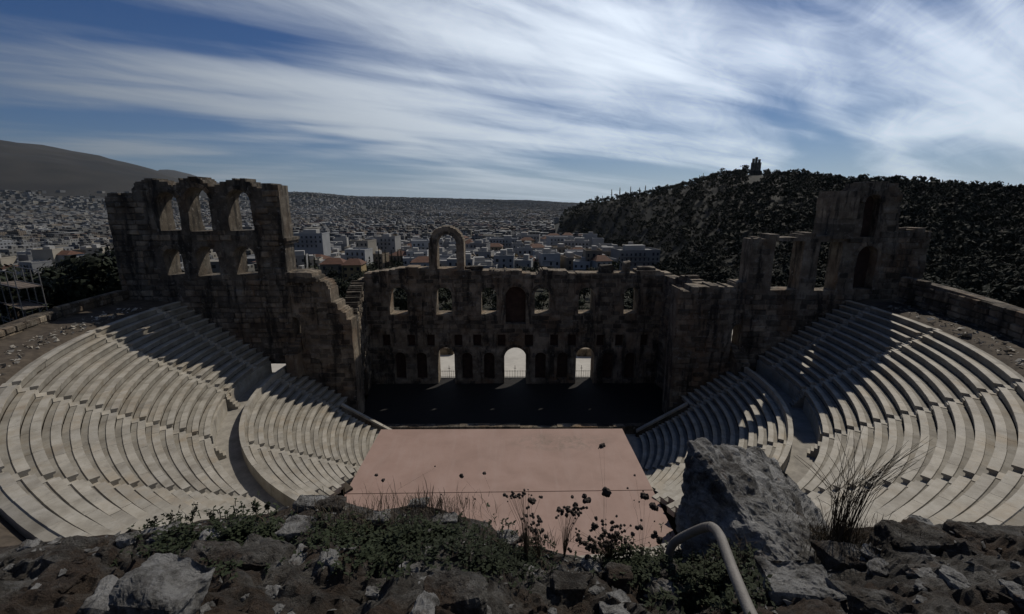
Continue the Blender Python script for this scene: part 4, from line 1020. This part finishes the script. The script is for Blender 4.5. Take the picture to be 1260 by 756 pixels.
# ------------------------------------------------------------------ foreground: rock ledge above the theatre
EY = C.y+3.35
_sx = []; _sz = []
for (x, y) in SIL:
    p = on_y(x, y+3, EY); _sx.append(p.x); _sz.append(p.z)
def edge_z(x): return float(np.interp(x, _sx, _sz))
def ledge_z(x, y):
    ze = edge_z(x); t = (EY-y)
    wob = .28*nz(x*.9, 4.0)
    t += wob*0
    rough = .085*fbm(x*1.6, y*1.6, 7, 7)+.05*(1-2*abs(nz(x*2.3, y*2.3, 3)))+.032*(1-2*abs(nz(x*6.1, y*6.1, 5)))+.02*fbm(x*13, y*13, 2, 4)
    vor = mn.voronoi(Vector((x*1.7, y*2.0, 0)))[0]; crack = -.06*max(0, 1-(vor[1]-vor[0])/.22)*max(0, .5+nz(x*1.2, y*1.2, 6))
    if t >= 0:
        k = sstep(t/.5); top = ze+(24.62-ze)*min(1.25, t/2.3)**1.25
        ledge = .12*sstep((nz(x*.8, y*.8, 11)+.1)*3)-.05
        
        m = mn.multi_fractal(Vector((x*1.1, y*1.5, 3.3)), .8, 2.2, 5); bl = mn.voronoi(Vector((x*2.3+.3*nz(x*3, y*3), y*2.9, 1.7)))[0]
        slab = .10*(max(0, nz(x*1.3, y*1.3, 21)+.15))*min(1, (bl[1]-bl[0])/.12)*(1+1.5*nz(math.floor(bl[0]*0+x*2.3), math.floor(y*2.9)))
        return top+(rough*1.5+crack+ledge+slab+.03*(m-1))*max(.25, k)-.02
    dn = -t; return ze-dn*1.1-min(dn, 1.2)*1.2+rough*(1+dn)*1.3*min(1, dn*3)
def ledge():
    xs = np.concatenate([np.linspace(-16, -6, 30)[:-1], np.linspace(-6, 6, 440), np.linspace(6, 16, 30)[1:]]); ys = np.concatenate([np.linspace(EY-6, EY-2.4, 26)[:-1], np.linspace(EY-2.4, EY+.5, 150), np.linspace(EY+.5, EY+5.5, 26)[1:]])
    V = []; F = []; n = len(ys)
    for x in xs:
        for y in ys:
            z = ledge_z(x, y)
            if y > EY+3.8: z = min(z, 15.0)
            V.append((x, y, max(z, 14.2)))
    for i in range(len(xs)-1):
        for j in range(n-1): F.append((i*n+j, (i+1)*n+j, (i+1)*n+j+1, i*n+j+1))
    return obj('rock_ledge', mesh('rock_ledge', V, F, M_ROCK, False), kind='structure')
ledge()
def fg(x, y):           # first hit of a pixel ray with the ledge
    d = ray(x, y); t = .6
    while t < 7:
        p = C+d*t
        if p.y <= EY+.02 and p.z < ledge_z(p.x, p.y): return p
        t += .02
    return on_y(x, y, EY)
# the big pale boulder: outline from the photograph, set 3.4 to 4.6 m away on the ledge edge
def boulder():
    pts = []
    for (x, y, dy) in ((850, 546, 3.55), (838, 606, 3.4), (836, 650, 3.3), (843, 690, 3.2), (866, 552, 4.2), (880, 556, 4.4), (935, 555, 4.5), (968, 582, 4.6), (988, 612, 4.5), (1012, 640, 4.3), (1030, 668, 3.9), (893, 612, 3.45), (945, 652, 3.2), (880, 690, 2.95), (960, 690, 2.8), (1020, 690, 3.1), (850, 700, 3.9), (1000, 700, 4.5), (905, 558, 4.5)):
        pts.append(on_y(x, y, C.y+dy))
    c = sum(pts, Vector())/len(pts); pts = [p-c for p in pts]
    hull_rock(pts, M_PALE, 'boulder', 6, .06, 5.0, 4, loc=c, smooth=.0, label='large pale lichened boulder on the ledge beside the bent pipe', cat='boulder')
boulder()
r_ = random.Random(21)
STONES = [(385, 620, 0.128, M_PALE, 'rounded dark stone perched on the ledge rim above the sunlit lower seats'), (368, 655, 0.136, M_PALE, 'flat pale stone set in the weeds below the perched dark stone'), (405, 625, 0.12, M_ROCK, 'reddish flat stone lying behind the perched dark stone'), (265, 662, 0.096, M_PALE, 'small white angular stone among the weeds on the shaded side of the ledge'),
          (465, 640, 0.12, M_PALE, 'white stone on the grassy ridge in front of the pink stage'), (515, 622, 0.088, M_PALE, 'small pale stone on the crest of the grassy ridge'), (150, 745, 0.205, M_PALE, 'large flat pale slab half sunk in the ledge'), (200, 735, 0.211, M_PALE, 'long flat pale slab next to the half sunk slab'), (262, 700, 0.211, M_ROCK, 'broad cracked rock with grey top in the ledge'), (436, 735, 0.056, M_ROCK, 'small orange brown stone beside a dark hollow'),
          (700, 722, .13, M_ROCK, 'broad brown rock below the dry flower stalks'), (760, 712, .11, M_ROCK, 'rough brown rock below the clump of dry flower heads'), (330, 690, 0.186, M_ROCK, 'dark cracked rock below the weeds'), (560, 735, 0.161, M_ROCK, 'dull brown rock at the edge of the weeds'), (985, 725, 0.223, M_PALE, 'pale flat rock beside the bent pipe'), (1040, 690, 0.186, M_ROCK, 'dark rock at the root of the dry grass tuft'),
          (1120, 668, 0.211, M_ROCK, 'low brown rock on the shaded ledge past the dry grass'), (1200, 660, 0.186, M_ROCK, 'low grey rock at the far shaded end of the ledge'), (620, 668, 0.112, M_PALE, 'pale stone at the end of the grassy ridge'), (90, 690, 0.186, M_ROCK, 'dark rock at the shaded end of the ledge beyond the weeds'), (36, 672, 0.08, M_PALE, 'tiny white stone at the end of the shaded ledge'), (545, 640, 0.112, M_PALE, 'grey stone under the crest of the grassy ridge')]
for i, (x, y, s, mat, lb) in enumerate(STONES):
    p = fg(x, y); hull_rock(box_pts(s*1.5, s*1.1, s*.62, r_, .35), mat, 'stone', 5, s*.20, 1.0/s*1.1, i, loc=(p.x, p.y, p.z-s*.2), label=lb, cat='stone')
RK = []
for i in range(12):     # a dozen rough shapes, reused for the rocks bedded in the soil
    o = hull_rock(box_pts(1.5, 1.1, .6, r_, .4), M_PALE if i % 3 else M_ROCK, 'bedded_rock', 4, .24, 1.3, i+30); RK.append(o.data); bpy.data.objects.remove(o)
for k in range(95):
    x = r_.uniform(-15, 1275); y = r_.uniform(sil(x)+6, 770)
    if 850 < x < 985 and y > 680 or 830 < x < 1010 and y < 690 or 560 < x < 860 and y < 690: continue
    p = fg(x, y); s = .035+.11*r_.random()**2; ri = r_.randrange(12); o = obj('bedded_rock', RK[ri], loc=(p.x, p.y, p.z-s*.25), rz=r_.uniform(0, 6.28), label='%s %s rock bedded in the soil of the ledge %s' % ('big' if s > .1 else 'fist sized' if s > .06 else 'small', 'pale grey' if ri % 3 else 'brown', 'before the pink stage' if 420 < x < 850 else 'on the boulder side' if x >= 850 else 'below the sunlit seats'), cat='rock', group='rocks bedded in the ledge'); o.scale = (s, s*r_.uniform(.7, 1.2), s*r_.uniform(.6, 1.1))
peb = MB()
for k in range(700):
    x = r_.uniform(-4.6, 5.2); y = EY-abs(r_.gauss(0, .9)); s = r_.uniform(.008, .035); z = ledge_z(x, y)
    V2 = [(x+r_.uniform(-1, 1)*s, y+r_.uniform(-1, 1)*s, z+r_.uniform(-.3, .9)*s) for _ in range(5)]; peb.add(V2, [(0, 1, 2), (0, 2, 3), (0, 3, 1), (4, 2, 1), (4, 3, 2), (4, 1, 3)])
peb.build('pebbles', M_PALE, kind='stuff', label='small pebbles and crumbs of stone on the ledge', cat='pebbles')
# weeds and short grass
def blades(regions, n, hmin, hmax, w, mat, name, lb, seed, lean=.5, leafy=False):
    r = random.Random(seed); V = []; F = []
    for k in range(n):
        cx, cy, sx, sy = regions[r.randrange(len(regions))]
        p = fg(cx+r.gauss(0, sx), cy+r.gauss(0, sy)); h = r.uniform(hmin, hmax); a = r.uniform(0, 6.28); l = r.uniform(.1, lean)*h
        dx, dy = cos(a), sin(a); ww = w*r.uniform(.6, 1.3); b = len(V)
        mid = (p.x+dx*l*.35, p.y+dy*l*.35, p.z+h*.6); tip = (p.x+dx*l, p.y+dy*l, p.z+h*(.95 if not leafy else .8))
        V += [(p.x-dy*ww, p.y+dx*ww, p.z-.01), (p.x+dy*ww, p.y-dx*ww, p.z-.01), (mid[0]+dy*ww*1.1, mid[1]-dx*ww*1.1, mid[2]), (mid[0]-dy*ww*1.1, mid[1]+dx*ww*1.1, mid[2]), tip]
        F += [(b, b+1, b+2, b+3), (b+3, b+2, b+4)]
        if leafy:
            for q in range(4):
                f = r.uniform(.25, 1); a2 = r.uniform(0, 6.28); s = r.uniform(.008, .02); c = Vector((p.x+dx*l*f*.6, p.y+dy*l*f*.6, p.z+h*f*.9)); e = Vector((cos(a2), sin(a2), r.uniform(-.2, .6)))*s*2; g = Vector((-sin(a2), cos(a2), r.uniform(-.3, .3)))*s*.6
                b = len(V); V += [c, c+e*.5+g, c+e, c+e*.5-g]; F.append((b, b+1, b+2, b+3))
    return obj(name, mesh(name, V, F, mat), kind='stuff', label=lb, cat='weeds')
GREEN = [(225, 668, 26, 12), (300, 650, 26, 12), (430, 660, 34, 10), (500, 665, 30, 12), (560, 662, 36, 10), (610, 690, 30, 14), (640, 690, 25, 12), (470, 690, 30, 12), (250, 690, 30, 14), (320, 672, 18, 12), (800, 700, 26, 14), (880, 695, 30, 18), (905, 720, 24, 22), (850, 730, 30, 18), (770, 690, 20, 8)]
blades(GREEN, 3000, .03, .09, .003, M_WEED, 'green_weeds', 'low green weeds growing in the hollows of the ledge', 3, .7, True)
blades([(520, 625, 30, 6), (545, 630, 24, 8), (470, 640, 40, 14), (900, 690, 30, 20), (960, 660, 30, 14), (1000, 668, 30, 10), (640, 672, 30, 8), (430, 640, 40, 10), (1060, 665, 30, 10)], 1800, .05, .16, .0018, M_DRY, 'dry_grass', 'short dry grass on the crest of the ledge', 4, .9)
# leafy sprigs standing above the rim
def sprig(x, y, hpx, lb, seed):
    r = random.Random(seed); p = fg(x, y); t = empty('sprig', p, label=lb, cat='plant', group='leafy sprigs on the rim'); h = hpx/FPX*4.1
    for s in range(5):
        a = r.uniform(0, 6.28); l = h*r.uniform(.6, 1); q = (cos(a)*l*.35, sin(a)*l*.35, l); m = MB(); m.tube([(0, 0, -.02), (q[0]*.3, q[1]*.3, l*.5), q], .0022, 4, .001); st = m.build('stem', M_WEED, t)
        V = []; F = []
        for k in range(16):
            f = r.uniform(.25, 1); c = Vector((q[0]*f, q[1]*f, l*f)); e = Vector((r.gauss(0, 1), r.gauss(0, 1), r.gauss(.3, .6))).normalized()*r.uniform(.012, .026); g = e.orthogonal().normalized()*.006
            b = len(V); V += [c, c+e*.5+g, c+e, c+e*.5-g]; F.append((b, b+1, b+2, b+3))
        obj('leaf_cluster', mesh('leaf_cluster', V, F, M_WEED), st)
for i, (x, y, h) in enumerate(((190, 652, 14), (215, 650, 22), (236, 645, 24), (262, 642, 14), (315, 632, 16), (330, 630, 12))): sprig(x, y, h, 'thin leafy sprig on the rim of the ledge above the sunlit seats', i+60)
# dry flower stalks in front of the stage
def stalk(base_px, heads, lb, seed, bend=None, thick=.0035):
    r = random.Random(seed); p = fg(*base_px); t = empty('dry_flower', p, label=lb, cat='plant', group='dry flower stalks before the stage')
    for (x, y, s) in heads:
        dep = (p.y-C.y)*r.uniform(.97, 1.05); q = on_y(x, y, C.y+dep)-p; m = MB()
        mid = Vector((q.x*.35+r.uniform(-.01, .01), q.y*.5, q.z*.6)); m.tube([(0, 0, -.03), mid, q], thick*.55, 5, thick*.22); stm = m.build('stem', M_DRY, t)
        rad = s/FPX*dep*1.25*.5; hm = MB(); nb = max(1, int(s/3))
        bm = bmesh.new()
        for b in range(max(1, min(7, int(s/2.2)))):
            cc = Vector((r.gauss(0, .45), r.gauss(0, .45), r.gauss(0, .35)))*rad; g = bmesh.ops.create_icosphere(bm, subdivisions=2, radius=rad*r.uniform(.45, .75))
            for v in g['verts']: v.co = v.co*(1+.5*mn.noise(v.co*(2.5/rad)+Vector((seed, b, 0))))+cc
        for v in bm.verts: v.co += q
        obj('flower_head', bm_mesh('flower_head', bm, M_HEAD), stm)
rs = random.Random(8)
def umbel(cx, cy, sx, sy, n, s0, s1): return [(rs.gauss(cx, sx), rs.gauss(cy, sy), rs.uniform(s0, s1)) for _ in range(n)]
stalk((694, 686), umbel(702, 628, 9, 6, 22, 3, 7)+[(706, 621, 7), (697, 633, 8)], 'tall forked dry flower stalk with a round seed cluster', 1)
stalk((648, 690), umbel(640, 609, 10, 4, 20, 2.5, 6)+[(655, 617, 9), (650, 625, 6)], 'dry flower stalk with a grey flattened seed cluster leaning over the stage joint', 2)
stalk((664, 688), umbel(657, 645, 5, 6, 16, 3, 7)+umbel(650, 660, 10, 5, 18, 3, 7), 'short dry flower stalk with two dark clusters at the grassy ridge end', 3)
stalk((750, 688), umbel(742, 668, 20, 7, 70, 3, 8)+umbel(752, 655, 12, 5, 20, 3, 7), 'broad low clump of dry flower heads at the foot of the stage view', 4)
stalk((790, 690), [(787, 647, 8), (789, 641, 4), (805, 641, 4), (813, 668, 8), (809, 664, 4), (803, 676, 4), (793, 612, 9), (801, 623, 10), (792, 604, 4), (786, 618, 4), (773, 600, 4), (782, 585, 4), (780, 614, 3)], 'sparse dry flower stalk with scattered heads near the bent pipe', 5, thick=.0015)
stalk((742, 690), [(747, 606, 11), (723, 615, 9), (705, 611, 5), (734, 638, 6), (757, 636, 4), (746, 641, 3), (724, 652, 5), (743, 548, 8), (737, 551, 2.5)], 'thin stalked dry flower with the largest round head', 6, thick=.0015)
stalk((620, 680), [(568, 585, 7), (595, 583, 6), (585, 614, 3.5), (574, 614, 3), (543, 608, 3)], 'thin stalked dry flower leaning over the middle of the stage', 7, thick=.0013)
stalk((470, 640), [(462, 586, 4.5), (471, 592, 5), (535, 576, 3)], 'thin stalked dry flower standing on the grassy ridge', 8, thick=.0013)
def bent_stem():
    p = fg(692, 684); pts = [on_y(x, y, p.y) for x, y in ((693, 683), (699, 668), (707, 660), (716, 657), (723, 662))]; m = MB(); m.tube([q-p for q in pts], .0025, 5, .0012)
    t = empty('arching_plant', p, label='bare dry stem arching over beside the tall forked stalk', cat='plant'); m.build('stem', M_DRY, t)
bent_stem()
# tall dry grass tuft at the right
def tuft():
    r = random.Random(14); p = fg(1035, 668); t = empty('dry_grass_tuft', p, label='tall dry grass tuft blown sideways at the end of the ledge', cat='grass tuft')
    tips = [(1030, 545), (1028, 530), (1045, 552), (1055, 548), (1064, 520), (1075, 545), (1085, 560), (1100, 548), (1108, 556), (1118, 542), (1130, 545), (1142, 537), (1148, 540), (1095, 575), (1110, 570), (1122, 565), (1080, 585), (1060, 575), (1040, 580), (1020, 575), (1012, 585), (1125, 555), (1136, 548), (1050, 530), (1015, 600), (1005, 610), (998, 565), (980, 560), (1070, 600), (1048, 600), (1035, 600), (1090, 590), (1078, 568), (1066, 556), (1102, 560)]
    for k, (x, y) in enumerate(tips+[(a+r.gauss(0, 8), b+abs(r.gauss(0, 14))) for a, b in tips]):
        q = on_y(x, y, p.y+r.uniform(-.15, .15))-p; b = Vector((r.gauss(0, .05), r.gauss(0, .04), -.03)); m = MB()
        mid = Vector((b.x+q.x*.28, b.y+q.y*.4, q.z*.62)); m.tube([b, b+(mid-b)*.5+Vector((-.01, 0, .01)), mid, mid+(q-mid)*.6+Vector((0, 0, .012)), q], .0036, 4, .0012); m.build('blade', M_DRY, t)
    V = []; F = []
    for k in range(900):
        a = r.uniform(0, 6.28); b0 = Vector((r.gauss(0, .11), r.gauss(0, .08), -.04)); h = r.uniform(.06, .26); e = b0+Vector((cos(a)*h*.6+.03, sin(a)*h*.5, h)); w = Vector((-sin(a), cos(a), 0))*.0022; b = len(V); V += [b0-w, b0+w, e]; F.append((b, b+1, b+2))
    obj('base_blades', mesh('base_blades', V, F, M_DRY), t, kind='stuff')
tuft()
# the bent pipe
def pipe():
    pts = [(822, 700, 3.02), (823, 684, 3.0), (828, 670, 2.98), (838, 662, 2.94), (852, 655, 2.88), (868, 649, 2.8), (878, 650, 2.74), (886, 660, 2.66), (893, 678, 2.56), (901, 700, 2.45), (912, 728, 2.32), (924, 756, 2.2), (940, 790, 2.05), (956, 830, 1.9)]
    P = [on_y(x, y, C.y+d*(1 if i < 5 else 1-.022*(i-4))) for i, (x, y, d) in enumerate(pts)]; p0 = P[-1].copy()
    Q = []
    for i in range(len(P)-1):
        a, b, c, d = P[max(i-1, 0)], P[i], P[i+1], P[min(i+2, len(P)-1)]
        for s in range(5): t = s/5; Q.append(.5*((2*b)+(c-a)*t+(2*a-5*b+4*c-d)*t*t+(3*b-a-3*c+d)*t**3)-p0)
    Q.append(P[-1]-p0)
    t = empty('bent_pipe', p0, label='weathered grey pipe bent over the edge of the ledge', cat='pipe')
    m = MB(); m.tube(Q, .031, 20); m.build('tube', M_PIPE, t, True)
    m = MB(); m.tube([Q[28]+(Q[29]-Q[28])*.0, Q[29]], .0335, 20); m.build('joint_collar', M_PIPE, t, True)
pipe()
for o in list(bpy.data.objects):
    if o.type == 'EMPTY' and not o.children: bpy.data.objects.remove(o)
TT = sum(len(o.data.polygons)*2 for o in bpy.data.objects if o.type == 'MESH' and o.data.users == 1)
print('objects', TT, len(bpy.data.objects), 'tris', sum(len(o.data.polygons) for o in bpy.data.objects if o.type == 'MESH'))
